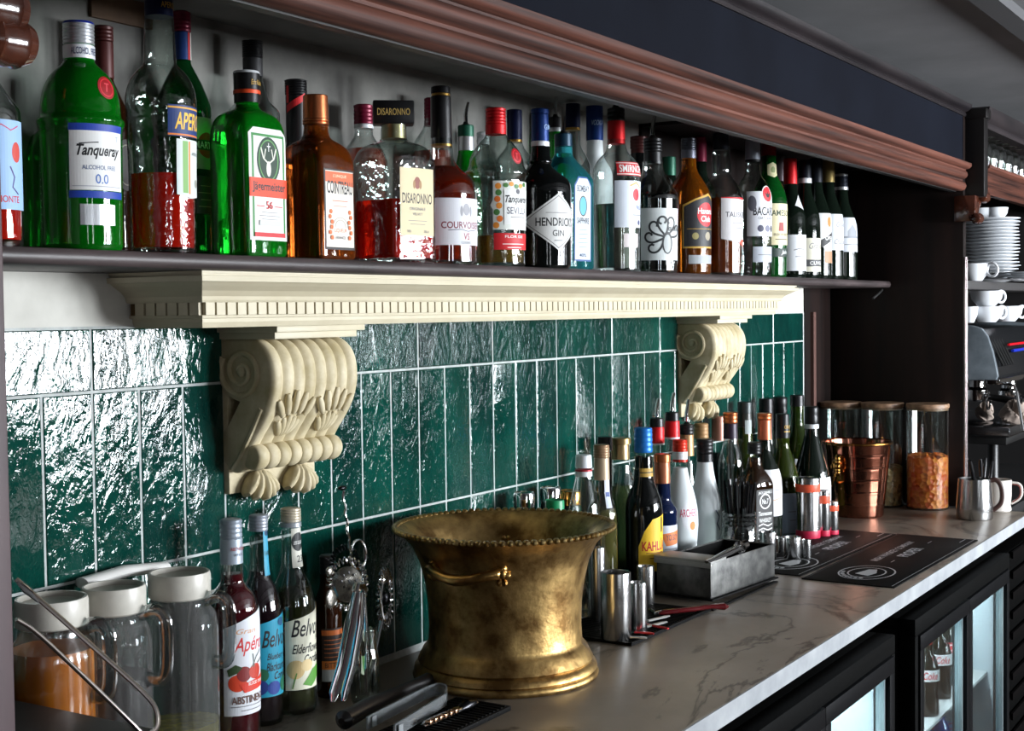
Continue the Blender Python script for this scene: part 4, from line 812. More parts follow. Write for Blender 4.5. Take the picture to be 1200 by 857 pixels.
for s in (1, -1):
    hp, hq = at(494, 686, 1, by-.112)-Vector((bx, by, CT)), at(577, 684, 1, by-.128)-Vector((bx, by, CT))
    ang = math.radians(186 if s > 0 else 6)
    b = MB(); P = []
    for i in range(13):
        q = (i/12-.5); a = ang+q*.86; r = .122+.018*math.cos(q*PI)**.6*1 if abs(q) < .49 else .116
        P.append((r*math.cos(a), r*math.sin(a), .158-.004*math.cos(q*PI*2)))
    b.tube(P, [.008, .0075, .0064, .0075, .0064, .0068, .0076, .0068, .0064, .0075, .0064, .0075, .008], 12)
    for e in (-1, 1):
        a = ang+e*.43
        for k_ in range(6):
            aa = a+.03*math.cos(k_*1.05)*1.3; b.ball((.119*math.cos(aa), .119*math.sin(aa), .158+.010*math.sin(k_*1.05)), .0075, .005, .0055, n=10, mat=Matrix.Rotation(aa+PI/2+k_, 3, 'Z'))
        b.ball((.127*math.cos(a), .127*math.sin(a), .161), .006, n=10)
    b.build('twig_handle', m, t)

# tray of plastic tongs in front of the tub
mx0 = at(575, 829, 2, CT); c0 = at(395, 850, 2, CT)
t = thing('bar_mat', 'black ridged rubber mat under the clear plastic tongs at the front', 'mat', (mx0.x, mx0.y, CT), math.radians(0), 'rubber bar mats')
b = MB(); b.box(-.30, .0, -.03, .052, 0, .006); 
for i in range(34): b.box(-.297+i*.0087, -.2925+i*.0087, -.027, .049, .006, .0075)
b.build('mat_body', RUBBER, t, bevel=.0008)
def ontop(px, py, h): return at(px, py, 2, CT+h)
t = thing('muddler', 'black wooden muddler lying on the front rubber mat', 'muddler', ontop(450, 815, .018)); o = ontop(450, 815, .018)
MB().tube([ontop(400, 846, .018)-o, ontop(403, 844, .018)-o, ontop(430, 829, .018)-o, ontop(470, 810, .016)-o, ontop(483, 804, .016)-o, ontop(492, 801, .016)-o, ontop(502, 797, .016)-o, ontop(504, 796, .016)-o], [.004, .0115, .0105, .008, .0072, .0085, .0095, .003], 20).build('muddler_body', plastic((22, 20, 20), .35), t)
for (pp, lb) in ((((428, 850), (432, 842), (497, 810), (514, 810), (524, 815), (520, 822), (462, 852)), 'clear plastic tongs lying on the front mat between muddler and corkscrew'),):
    o = ontop(*pp[2], .02); t = thing('plastic_tongs', lb, 'tongs', o)
    M_ = pm('clear_plastic', (190, 195, 198), .1, trans=.8, ior=1.3)
    def strip(P, nm, r=.0075):
        P = [ontop(x, y, .02)-o for x, y in P]; R = []
        for i, q in enumerate(P):
            tg = (P[min(i+1, len(P)-1)]-P[max(i-1, 0)]).normalized(); sd = Vector((-tg.y, tg.x, 0))*.0012
            R.append([q+sd+Vector((0, 0, -r)), q+sd+Vector((0, 0, r)), q-sd+Vector((0, 0, r)), q-sd+Vector((0, 0, -r))])
        MB().rings(R).build(nm, M_, t)
    strip(chaikin([(430, 848), (462, 831), (497, 813)], 1), 'arm'); strip(chaikin([(462, 857), (490, 840), (522, 820)], 1), 'arm'); strip(chaikin([(497, 813), (512, 807), (524, 809), (522, 820)], 2), 'bow')
    def g(px, py): 
        P = ontop(px, py, .02)-o; MBb = MB(); MBb.box(P.x-.004, P.x+.004, P.y-.0025, P.y-.0015, -.006, .006); MBb.build('grip_pad', pm('grip_pad', (120, 124, 126), .6), t)
    g(437, 845); g(468, 855)
o = ontop(520, 838, .012); t = thing('waiters_corkscrew', 'folded steel corkscrew with dark handle lying at the edge of the front mat', 'corkscrew', o)
MB().tube([ontop(495, 851, .012)-o, ontop(500, 848, .012)-o, ontop(535, 833, .013)-o, ontop(542, 829, .012)-o], [.003, .0065, .0065, .004], 12, flat=.6).build('lever', CHROME, t)
b = MB()
for i in range(6): q = ontop(503+i*6, 846-i*2.6, .018)-o; b.box(q.x-.0035, q.x+.0035, q.y-.004, q.y+.004, q.z-.003, q.z+.002)
b.build('folded_plates', pm('warm_steel', (190, 150, 120), .2, 1), t, bevel=.0006)
MB().tube([ontop(538, 832, .012)-o, ontop(546, 827, .014)-o, ontop(556, 824, .012)-o], [.004, .0085, .006], 12).build('pivot_end', pm('dark_metal', (40, 40, 42), .25, 1), t)

# jars behind the tub
def lidjar(px, py, r, m, label, hh=None, y=-.04, glass=None):
    c = at(px, py, 1, y); k = depth(c)/F; h = c.z-CT; R_ = r*k
    t = thing('metal_lidded_jar', label, 'jar', (c.x, y, CT), 0, 'lidded jars behind the brass tub')
    MB().lathe([(R_*.95, 0), (R_, .003), (R_, h-.03), (R_*.93, h-.024)], 28).build('jar_body', glass or pm('dark_jar', (30, 34, 32), .2), t)
    MB().lathe([(R_*.98, h-.024), (R_*1.03, h-.023), (R_*1.03, h-.003), (R_*.97, h), (R_*.9, h-.0012), (.001, h-.0012)], 28, c1=False).build('lid', m, t)
lidjar(614, 577, 12, CHROME, 'jar with dark chrome lid behind the tub rim, leftmost of the lidded jars', y=-.04)
lidjar(645, 571, 12, CHROME, 'jar with bright chrome lid behind the tub rim next to the green lid', y=-.036)
lidjar(668, 575, 13, pm('gold_lid', (210, 150, 70), .15, 1), 'jar with shiny gold lid behind the tub rim', y=-.04)
lidjar(650, 586, 11, plastic((10, 130, 80), .4), 'jar with flat green plastic lid behind the tub rim', y=-.10)

# bottles behind and beyond the tub
Y1, Y2, Y3 = -.125, -.085, -.036
bottle('soda_bottle', 'clear bottle with white cap ringed in red just behind the tub rim', 684, [(556, 9), (562, 10), (590, 17), (606, 20), (680, 20)], -.098, CLEAR, caps=[('cap', WHC, [(533, 9.5), (548, 10)], 0), ('cap_ring', foil((160, 40, 50), .4, .2), [(550, 10.2), (552, 10.2)]), ('cap_skirt', WHC, [(552, 10), (558, 10.3)])], turn=10, **CB)
bottle('liqueur_bottle', 'clear bottle with tan brown capsule behind the tub rim', 705, [(560, 9), (580, 10), (598, 18), (612, 19), (680, 19)], -.07, CLEAR, liq=(596, liquid((170, 160, 90), t=.8)), caps=[('cap', foil((150, 120, 92), .35, .4), [(521, 9.5), (536, 9.8)], 5), ('capsule', foil((170, 150, 126), .4, .3), [(536, 9), (562, 9.5)])], turn=20,
       labels=[('neck_strip', 576, 3, [('r', -3, -18, 5, 18, (190, 196, 206)), ('r', -2, -6, 4, 0, (60, 80, 140))])], **CB)
sw = bottle('syrup_bottle', 'square clear bottle of pale yellow syrup with brass stopper beyond the tub', 727, [(545, 12), (556, 13), (566, 17, 17, 3), (580, 18, 18, 5), (690, 18, 18, 6)], -.038, CLEAR, liq=(568, liquid((215, 208, 140), t=.96)),
       caps=[('stopper', foil((150, 126, 84), .3, .7), [(513, 12.5), (520, 12.5)]), ('stopper_base', foil((160, 136, 96), .3, .7), [(520, 10.5), (538, 11)])], turn=30, labels=[('label', 640, 0, [('r', 8, -40, 18, 50, (30, 32, 34)), ('t', 'SYRUP', 13, -10, 8, 3, W_)])], **CB)
k = depth(at(727, 600, 1, -.038))/F
b = MB(); zz = lambda p: at(727, p, 1, -.038).z-CT
b.tube(chaikin([(10*k, -12*k, zz(548)), (20*k, -14*k, zz(560)), (19*k, -16*k, zz(592)), (14*k, -18.7*k, zz(606)), (20*k, -18.7*k, zz(640)), (16*k, -18.7*k, zz(690))], 2), .0016, 8); b.tube(chaikin([(13*k, -18.7*k, zz(606)), (8*k, -19*k, zz(640)), (12*k, -19*k, zz(690))], 2), .0016, 8)
b.build('swing_wire', pm('wire', (190, 190, 170), .2, 1), sw)
bottle('liqueur_bottle', 'dark bottle with black stopper peeping over the tan capsule', 709, [(530, 8), (550, 9), (565, 10), (580, 11)], -.036, BLACKG, rmax=.012, caps=[('stopper', BLKC, [(512, 9), (528, 9)])], turn=0, **CB)
bottle('coffee_liqueur_bottle', 'dark coffee liqueur bottle with bright blue cap and yellow label', 754,
       [(535, 10), (560, 11), (572, 15), (588, 21), (600, 22), (660, 21.5)], -.106, BLACKG, it=2, caps=[('cap', foil((30, 110, 190), .35, .3), [(501, 10.5), (530, 11)], 5)], turn=30,
       labels=[('label', 634, 3, [('p', [(-21, -33), (20, -33), (20, 33), (-4, 28), (-14, 14), (-21, -4)], (222, 180, 40)), ('t', 'KAHLÚA', 1, -2, 36, 14, (170, 40, 30), 0, .02), ('r', -12, -12, 14, -11, (120, 60, 30)), ('r', -8, -18, 10, -17, (120, 60, 30)), ('r', 9, 12, 12, 30, (40, 30, 20))]),
               ('neck_label', 553, 2, [('r', -12, -5, 12, 5, (176, 140, 60)), ('r', -12, -.6, 12, .6, K)])], **CB)
bottle('tequila_bottle', 'bottle with copper capsule, dark blue body and small white label', 776,
       [(560, 9), (588, 10), (596, 17), (604, 19), (650, 19)], -.098, cglass((20, 34, 70), .5), it=2, rmax=.026, caps=[('cap', COPC, [(532, 10), (541, 10)]), ('capsule', foil((180, 110, 80), .3, .6), [(541, 9.3), (566, 9.5)]), ('capsule_skirt', foil((190, 130, 110), .4, .5), [(566, 8), (592, 8.2)])], turn=34,
       labels=[('label', 630, 2, [('r', -17, -18, 17, 16, (206, 210, 220)), ('p', [(-14, 6), (14, 10), (12, -6), (-8, -8)], (214, 120, 60)), ('t', 'YO SOY', 1, 2, 18, 7, (40, 50, 80), 0), ('r', -10, -12, 12, -11, GREY)])], **CB)
for px, tp, lb in ((770, 497, 'bottle with bright red capsule and steel pourer beside the blue capped coffee liqueur'), (788, 490, 'bottle with bright red capsule and steel pourer touching the second corbel')):
    bottle('vodka_bottle', lb, px, [(540, 9), (556, 10), (572, 18), (590, 19)], Y3-.002, CLEAR, rmax=.014, caps=[('cap', BLKC, [(tp-7, 8), (tp+3, 8.5)]), ('capsule', REDC, [(tp+3, 8.7), (tp+22, 9)]), ('capsule_band', WHC, [(tp+22, 9.1), (tp+24, 9.1)])], pourer=(tp-30, tp-5, 6.5), turn=0, **CB)
bottle('peach_schnapps_bottle', 'frosted tapering bottle with orange red cap and leaf shaped label', 797,
       [(548, 8.5), (558, 10), (576, 16), (594, 20), (612, 21), (652, 18)], -.086, FROST, it=2, caps=[('cap', foil((210, 50, 30), .3, .4), [(515, 8.6), (529, 8.8)], 4), ('neck_band', WHC, [(529, 9), (538, 9)]), ('capsule', foil((190, 46, 34), .3, .3), [(538, 9), (541, 9)])], turn=26,
       labels=[('label', 604, 2, [('p', [(-12, 6), (-4, 18), (10, 22), (14, 10), (12, -10), (2, -20), (-8, -10)], (212, 214, 218)), ('t', 'ARCHERS', 0, 5, 24, 9, (180, 40, 80)), ('e', 4, -10, 4, 5, (220, 130, 60))])], **CB)
bottle('spirit_bottle', 'brown capped bottle with steel pourer under the second corbel', 805, [(540, 8), (560, 9), (580, 18)], Y3, CLEAR, rmax=.017, caps=[('cap', BLKC, [(497, 8.3), (509, 8.3)], 3), ('capsule', foil((170, 130, 90), .4, .4), [(509, 8), (534, 8.3)])], pourer=(468, 497, 6.5), turn=0, **CB)
bottle('spirit_bottle', 'bottle with tan cork coloured cap below the second corbel', 822, [(540, 8), (560, 9), (580, 17)], Y3, CLEAR, caps=[('cap', foil((150, 116, 76), .5, .2), [(496, 8.3), (514, 8.5)], 4)], turn=0, **CB)
bottle('frosted_spirit_bottle', 'frosted white bottle with black cap behind the steel box', 826,
       [(540, 9), (552, 10), (566, 13), (584, 18), (600, 19), (650, 18)], -.090, FROST, it=2, caps=[('cap', BLKC, [(514, 10), (531, 10)], 4), ('cap_skirt', BLKC, [(531, 9.6), (541, 9.8)])], turn=34, labels=[('label', 610, 4, [('l', [(-2, 14), (4, 6), (0, -2), (6, -10)], 2, (70, 80, 100))])], **CB)
bottle('wine_bottle', 'dark bottle with dusty pink capsule right of the second corbel', 842, [(530, 7.5), (556, 9), (576, 17), (590, 18)], -.028, BLACKG, rmax=.012, caps=[('capsule', foil((170, 120, 104), .4, .4), [(488, 8), (516, 8.2)])], turn=0, **CB)
bottle('gin_bottle', 'clear bottle with orange copper cap above a violet black neck band', 856, [(512, 8), (522, 9), (540, 17), (556, 20), (640, 20)], -.066, CLEAR, rmax=.026, caps=[('cap', COPC, [(483, 8.6), (496, 8.6)], 3), ('capsule', foil((40, 30, 44), .4, .2), [(496, 8.2), (514, 8.5)])], turn=0, **CB)
bottle('olive_oil_bottle', 'olive green bottle with dark pourer and pale neck label', 873, [(500, 8), (520, 9), (540, 15)], Y3, OLIVE, rmax=.022, caps=[('cap', foil((50, 56, 56), .35, .4), [(471, 8.4), (484, 8.4)]), ('neck_band', pm('neck_dark', (40, 44, 40), .3), [(484, 8.2), (500, 8.4)])], turn=20, labels=[('neck_label', 500, 1, [('r', -4, -8, 5, 8, (150, 160, 160))], 8.6)], **CB)
bottle('whiskey_bottle', 'square whiskey bottle with black label and white lettering behind the straws', 884,
       [(536, 7.5), (548, 9), (556, 14, 14, 3), (566, 18, 17, 5), (640, 17.5, 17, 7)], -.128, cglass((90, 60, 34), .9), it=2, caps=[('cap', BLKC, [(518, 8), (532, 8)], 4)], turn=46,
       labels=[('label', 600, 0, [('r', -14, -30, 14, 28, (30, 30, 32)), ('o', 0, 14, 9, 9, 1.5, W_), ('t', "JACK DANIEL'S", 0, 24, 22, 4, W_), ('t', 'No.7', 0, 14, 10, 6, W_), ('t', 'Tennessee', 0, 0, 22, 5, W_, .3), ('t', 'WHISKEY', 0, -8, 20, 5, W_)]+[('l', [(-11, -14-i*5), (-4, -12-i*5), (4, -15-i*5), (11, -13-i*5)], 1.3, W_) for i in range(3)]+[('r', -13, -29, 13, -28, W_)])], **CB)
bottle('wine_bottle', 'dark wine bottle with copper orange capsule and tall white label', 896, [(516, 7.5), (530, 8), (546, 15), (558, 19), (572, 20), (630, 20)], -.097, WINEG, it=2, caps=[('cap', COPC, [(484, 8.6), (492, 8.6)], 2), ('capsule', foil((190, 104, 74), .35, .6), [(492, 8), (515, 8.4)])], turn=38,
       labels=[('label', 577, 3, [('r', -18, -26, 16, 28, (204, 204, 206)), ('l', [(-10, -8), (2, -6), (12, -3)], 1, (190, 130, 90)), ('r', -4, 4, 10, 4.8, GREY)])], **CB)
bottle('wine_bottle', 'bottle with black capsule in the back row behind the copper capsuled wine', 898, [(500, 8), (520, 9), (540, 16)], Y3+.002, WINEG, caps=[('capsule', BLKC, [(467, 8.3), (500, 8.5)])], turn=0, **CB)
bottle('wine_bottle', 'green glass wine bottle with gold printed neck and blue grey label', 917, [(512, 8), (524, 8), (545, 15), (560, 19), (572, 20), (625, 20)], -.095, OLIVE, it=2, caps=[('capsule', BLKC, [(485, 8), (513, 8.2)])], turn=38,
       labels=[('label', 600, 3, [('r', -18, -26, 18, 24, (150, 166, 186)), ('r', -10, 2, 12, 3, GREY), ('r', -8, -8, 10, -7, GREY)]), ('neck_label', 500, 1, [('t', 'ORO', 0, 0, 9, 4, GOLD), ('r', -5, -6, 6, -5, GOLD)], 8.5)], **CB)
bottle('wine_bottle', 'back row bottle with broad black capsule behind the gold printed neck', 914, [(500, 8), (520, 9), (540, 15)], Y3+.002, WINEG, caps=[('capsule', BLKC, [(465, 8.6), (500, 8.6)], 3)], turn=0, **CB)
bottle('wine_bottle', 'tall green white wine bottle with white lettered shoulder label', 934, [(476, 7.8), (500, 8), (512, 14), (524, 19), (536, 20), (620, 20)], -.048, cglass((60, 80, 24), .8), it=2, caps=[('capsule', BLKC, [(463, 8), (476, 8.2)])], turn=36,
       labels=[('label', 550, 3, [('r', -18, -14, 18, 14, (206, 208, 214)), ('t', 'ENSIS', 1, 5, 24, 8, (60, 70, 80)), ('r', -10, -4, 12, -3.2, GREY), ('r', -12, -14, 14, -9, (170, 176, 190))])], **CB)
bottle('wine_bottle', 'slender dark wine bottle with black cap and white ring next to the copper bucket', 951, [(498, 7.2), (510, 8), (532, 14), (552, 20), (566, 22), (620, 22)], -.115, WINEG, it=2, caps=[('capsule', BLKC, [(476, 8), (497, 8.2)], 2), ('capsule_band', WHC, [(497, 8.4), (502, 8.4)])], turn=36,
       labels=[('label', 574, 3, [('r', -20, -16, 20, 16, (208, 208, 208))])], **CB)

# jar of black straws
c = at(866, 625, 1, -.10); k = depth(c)/F; zt = at(866, 598, 1, -.10).z-CT
sx, sy = c.x, -.158
c = at(866, 625, 1, sy); k = depth(c)/F; zt = at(866, 600, 1, sy).z-CT
t = thing('straw_jar', 'round glass jar with threaded neck holding black straws', 'jar', (c.x, sy, CT))
MB().lathe([(19*k, .001), (22*k, .006), (23*k, zt*.45), (20*k, zt*.72)]+[((20.5 if i % 2 else 19)*k, zt*(.76+.04*i)) for i in range(6)]+[(19.5*k, zt)], 36, c1=False).build('glass_body', WAVY, t)
sxx = c.x
SM = plastic((16, 16, 17), .14); first = None; random.seed(3)
for i in range(30):
    a = 2*PI*random.random(); r0 = 15*k*math.sqrt(random.random()); a2 = a+random.uniform(-.4, .4); r1 = r0*.7+12*k*random.random(); h = zt+ (at(866, 562, 1, sy).z-at(866, 600, 1, sy).z)*random.uniform(.75, 1.05) if i < 20 else zt+.012*random.random()
    d = Vector((math.cos(a2)*r1-math.cos(a)*r0*.6, math.sin(a2)*r1-math.sin(a)*r0*.6, h-.004))
    if first is None:
        b = MB(); b.lathe([(.0027, 0), (.0027, 1), (.002, 1), (.002, .96)], 8, c1=False)
        first = b.build('drinking_straw', SM); o = first
    else: o = first.copy(); col.objects.link(o)
    o.location = Vector((sxx+math.cos(a)*r0*.6, sy+math.sin(a)*r0*.6, CT+.004))*U
    o.rotation_mode = 'QUATERNION'; o.rotation_quaternion = d.to_track_quat('Z', 'Y'); o.scale = (1, 1, d.length)
    tag(o, 'black drinking straw standing in the round glass jar behind the steel box', 'straw', 'black straws in the glass jar')

# steel ice box with white insert and scoop
p0, p1 = at(833, 708, 2, CT), at(908, 681, 2, CT); p2 = at(762, 703, 2, CT)
ex = (p1-p0); Lx = ex.length; ang = math.atan2(ex.y, ex.x); Ly = (p2-p0).length; hb = at(832, 664, 0, p0.x).z-CT
t = thing('steel_garnish_box', 'rectangular brushed steel box with black inside, holding ice scoop', 'box', (p0.x, p0.y, CT+.0047), ang)
b = MB(); Q = lambda x0, x1, y0, y1, z0, z1, e=0: b.box(x0, x1, y0, y1, z0, z1)
b.box(0, Lx, 0, Ly, .003, .008); b.box(0, Lx, 0, .0025, .003, hb); b.box(0, Lx, Ly-.0025, Ly, .003, hb); b.box(0, .0025, 0, Ly, .003, hb); b.box(Lx-.0025, Lx, 0, Ly, .003, hb); b.build('box_body', STEELD, t, bevel=.001)
b = MB(); b.box(.003, Lx-.003, .003, Ly-.003, .0085, .011); b.box(.003, .004, .003, Ly-.003, .011, hb-.002); b.box(.003, Lx-.003, Ly-.004, Ly-.003, .011, hb-.002); b.box(Lx-.004, Lx-.003, .003, Ly-.003, .011, hb-.002); b.box(.003, Lx-.003, .003, .004, .011, hb-.002); b.build('black_lining', RUBBER, t)
b = MB(); b.box(-.004, .05, -.003, Ly+.003, hb, hb+.005); b.box(-.004, -.001, -.003, Ly+.003, hb-.008, hb); b.build('white_ledge', pm('pale_ledge', (150, 150, 148), .4, .3), t, bevel=.001)
b = MB(); b.box(-.004, Lx+.004, -.006, Ly+.004, 0, .003); b.build('rubber_foot', RUBBER, t, bevel=.001)
o = at(835, 650, 2, CT+hb*.9); t = thing('ice_scoop', 'small steel scoop lying slanted in the steel box', 'scoop', o)
ea, eb = at(828, 659, 2, CT+hb+.012)-o, at(866, 642, 2, CT+hb+.012)-o
MB().tube([ea, ea*.5+eb*.5, eb], [.004, .008, .0095], 14, flat=.6).build('handle', STEEL, t)
MB().tube([eb*.98, eb*1.02, eb+(eb-ea)*.16], [.0095, .0115, .011], 20).build('end_ferrule', CHROME, t)

# spill mat, tins, knives
mA, mB_ = at(740, 758, 2, CT), at(908, 683, 2, CT)
ang = math.atan2(mB_.y-mA.y, mB_.x-mA.x)
t = thing('bar_mat', 'black rubber spill mat under the steel tins and garnish box', 'mat', (mA.x, mA.y, CT), ang, 'rubber bar mats')
b = MB(); Lm = (mB_-mA).length; b.box(0, Lm-.27, 0, .15, 0, .0025); b.box(0, Lm-.27, 0, .004, .0025, .005); b.box(0, .004, 0, .15, .0025, .005)
for i in range(int((Lm-.28)/.008)): b.box(.006+i*.008, .0095+i*.008, .008, .145, .0025, .0045)
b.box(Lm-.27, Lm+.005, -.004, .004, 0, .0025)
b.build('mat_body', RUBBER, t, bevel=.0005)
def tin(px, pb, pt, r, label, z0=CT, name='steel_tin', cat='tin', grp='steel measures and tins', bands=(), closed=False, mt=None):
    c = at(px, pb, 2, z0); k = depth(c)/F; R_ = r*k; dv = Vector((_f.x, _f.y, 0)).normalized(); dirc = Vector((c.x-CAM.x, c.y-CAM.y, 0)).normalized(); c = c+dirc*R_
    h = at(px, pt, 1, c.y).z-z0-R_*.12
    t = thing(name, label, cat, (c.x, c.y, z0), 0, grp)
    e = [(R_*.97, 0), (R_, .001), (R_, h-.001), (R_*.985, h)]
    if closed: e += [(R_*.93, h), (R_*.9, h-.001), (.001, h-.001)]
    else: e += [(R_*.95, h-.001), (R_*.94, .003), (.001, .003)]
    MB().lathe(e, 40, c1=False).build('tin_body', mt or STEEL, t)
    for q0, q1, m in bands: MB().lathe([(R_*1.012, h*q0), (R_*1.02, h*q0+.0004), (R_*1.02, h*q1-.0004), (R_*1.012, h*q1)], 40, c0=False, c1=False).build('coloured_band', m, t)
    return t
tin(722, 752, 668, 18, 'tall plain brushed steel tin right beside the brass tub', z0=CT+.0045)
tin(748, 742, 681, 10.5, 'shorter plain steel tin next to the tall one', z0=CT+.0045)
tin(700, 731, 640, 10, 'steel tin half hidden between the tub and the tall tin', mt=STEEL)
tin(757, 712, 662, 10, 'small steel cup standing behind the short tin', mt=STEEL)
OR = pm('orange_red_band', (206, 78, 46), .5); PK = pm('raspberry_band', (178, 24, 62), .5)
for px, pb, ptp, r, lb in ((947, 632, 558, 14, 'tallest of the three steel mills with orange and raspberry bands'), (965, 629, 574, 7.6, 'middle one of the three banded steel mills'), (975, 627, 587, 7.6, 'shortest of the three banded steel mills, nearest the copper bucket')):
    tin(px, pb, ptp, r, lb, z0=CT+.002, name='steel_mill', cat='mill', grp='banded steel mills', closed=True, bands=[(0, .13, PK), (.77 if r > 10 else .72, .90, OR)])
for px, pb, ptp, r, lb in ((900, 656, 622, 10, 'flanged steel jigger standing against the far side of the steel box'), (915, 648, 629, 7, 'small steel jigger between the flanged one and the front pair'), (929, 656, 628, 10, 'wide low steel jigger at the front of the bar runner'), (945, 655, 632, 5.5, 'narrow steel jigger at the right of the jigger cluster')):
    tin(px, pb, ptp, r, lb, z0=CT+.002, name='steel_jigger', cat='jigger', grp='steel jiggers on the bar runner')
# knives and red corkscrew on the spill mat
o = ontop(805, 713, .012); t = thing('waiters_corkscrew', 'corkscrew with dark red handle lying in front of the steel box', 'corkscrew', o)
MB().tube([ontop(772, 719, .010)-o, ontop(776, 718, .011)-o, ontop(812, 714, .012)-o, ontop(834, 711, .012)-o, ontop(848, 711, .011)-o, ontop(852, 711, .010)-o], [.003, .0062, .0058, .0055, .0085, .004], 14, flat=.7).build('handle', pm('oxblood_handle', (80, 16, 20), .2, coat=.4), t)
MB().tube([ontop(762, 715, .009)-o, ontop(768, 719, .009)-o, ontop(776, 717, .010)-o], .003, 8).build('lever', CHROME, t)
for i, (pa, pb, c, lb) in enumerate((((759, 728), (784, 722), (190, 190, 190), 'silver handled knife on the spill mat nearest the red corkscrew'), ((757, 735), (781, 729), (185, 185, 185), 'second silver handled knife on the spill mat'), ((757, 732), (783, 737), (170, 30, 34), 'red handled knife on the spill mat, farther of the two red ones'), ((744, 741), (766, 743), (170, 30, 34), 'red handled knife on the spill mat, nearer of the two red ones'), ((738, 747), (758, 748), (186, 186, 186), 'silver handled knife at the front corner of the spill mat'))):
    o = ontop((pa[0]+pb[0])/2, (pa[1]+pb[1])/2, .007); t = thing('bar_knife', lb, 'knife', o, 0, 'bar knives on the spill mat')
    va, vb = ontop(*pa, .007)-o, ontop(*pb, .007)-o
    MB().tube([va*1.0, va*.2+vb*.8, vb], [.0035, .004, .0025], 10, flat=.5).build('handle', pm('handle_%d' % i, c, .3, .6 if c[0] > c[1]+40 or True and c[1] > 100 else 0), t)
    MB().tube([va*1.9, va], [.001, .0035], 8, flat=.2).build('blade', CHROME, t)

# bar runners
def runner(A, B, C_, label, logo=True):
    A, B, C_ = [at(*q, 2, CT) for q in (A, B, C_)]; ex, ey = B-A, C_-A; Lx, Ly = ex.length, ey.length; t = thing('bar_runner', label, 'bar runner', (A.x, A.y, CT), math.atan2(ex.y, ex.x), 'printed bar runners')
    b = MB(); b.box(0, Lx, 0, Ly, 0, .002); b.build('mat_body', RUBBER, t, bevel=.0005); mm = .001; g_ = (170, 172, 176)
    sh = [('r', 8, 6, Lx*1000-8, 7.2, g_), ('o', 110, Ly*500, 72, 50, 3, g_), ('o', 110, Ly*500, 50, 34, 3, g_), ('p', [(78, Ly*500-12), (90, Ly*500+16), (140, Ly*500+6), (146, Ly*500-8), (110, Ly*500-18)], g_)]
    sh += [('e', 110+61*math.cos(a), Ly*500+42*math.sin(a), 5, 4, g_) for a in [PI*.55+i*.23 for i in range(8)]]
    sh += [('t', 'IRISH WHISKEY COMPANY', Lx*1000*.62, Ly*500+26, Lx*1000*.44, 15, g_), ('t', 'PROPER', Lx*1000*.62, Ly*500-8, 110, 24, g_, 0, .01), ('r', Lx*1000*.40, Ly*500-9, Lx*1000*.44, Ly*500-7, g_), ('r', Lx*1000*.83, Ly*500-9, Lx*1000*.88, Ly*500-7, g_), ('r', Lx*1000*.9, 22, Lx*1000*.98, 24, g_), ('r', 8, Ly*1000-7.2, Lx*1000-8, Ly*1000-6, (60, 60, 62))]
    printed(sh, mm, lambda s, q, off: (s, q, .0021+off), None, 'print', t)
    return t
runner((1048, 690), (1146, 634), (942, 678), 'black printed bar runner lying nearest the counter edge, with round logo')
runner((938, 676), (1050, 627), (880, 664), 'black printed bar runner behind the first one, under the jiggers and mills')

# tall storage jars
c = at(1087, 600, 2, CT); JX = 2.362
m, N, L, bb = newmat('cereal'); vo = N.new('ShaderNodeTexVoronoi'); vo.inputs['Scale'].default_value = 70
tc = N.new('ShaderNodeTexCoord'); L.new(tc.outputs['Object'], vo.inputs[0])
r = ramp(N, L, vo.outputs['Color'], [(.2, (196, 84, 24)), (.8, (226, 140, 50))]); L.new(r.outputs[0], bb.inputs['Base Color']); bump(N, L, vo.outputs['Distance'], bb, 1, .006); CER = m
m, N, L, bb = newmat('seeds'); vo = N.new('ShaderNodeTexVoronoi'); vo.inputs['Scale'].default_value = 90
tc = N.new('ShaderNodeTexCoord'); L.new(tc.outputs['Object'], vo.inputs[0])
r = ramp(N, L, vo.outputs['Color'], [(.2, (110, 92, 56)), (.8, (180, 158, 108))]); L.new(r.outputs[0], bb.inputs['Base Color']); bump(N, L, vo.outputs['Distance'], bb, 1, .005); SEED = m
WL = pm('lid_wood', (112, 84, 62), .5, c2=(150, 118, 90), nscale=14, nvec=(1, 4, 4))
for px, top, fill, m, lb in ((985, 471, None, None, 'tall empty glass storage jar with wooden lid behind the copper bucket'), (1034, 472, 546, SEED, 'tall glass storage jar of brown seeds or nuts, middle of three'), (1087, 473, 533, CER, 'tall glass storage jar of orange snack flakes next to the steel pitcher')):
    cc = at(px, 500, 0, JX); k = depth(cc)/F; R_ = 24.3*k; h = at(px, top, 0, JX).z-CT
    t = thing('storage_jar', lb, 'jar', (JX, cc.y, CT), 0, 'tall storage jars with wooden lids')
    MB().lathe([(R_*.96, .0), (R_, .004), (R_, h-.012), (R_*.985, h-.011)], 48, c1=False).build('glass_body', CLEAR, t)
    MB().lathe([(R_*.97, h-.016), (R_*.97, h-.010), (R_*1.01, h-.009), (R_*1.01, h-.002), (R_*.99, h)], 48).build('lid', WL, t)
    if m:
        zf = at(px, fill, 0, JX).z-CT; b = MB(); R = []
        for i, z in enumerate((.005, zf*.3, zf*.6, zf*.97, zf, zf+.002)):
            rr = R_*(.955 if i < 4 else (.75 if i == 4 else .35)); R.append([(rr*math.cos(2*PI*j/32), rr*math.sin(2*PI*j/32), z+(.004*math.sin(j*2.3)*math.cos(j*1.1) if i > 2 else 0)) for j in range(32)])
        b.rings(R); tag(b.build('dry_contents', m, t), kind='stuff')

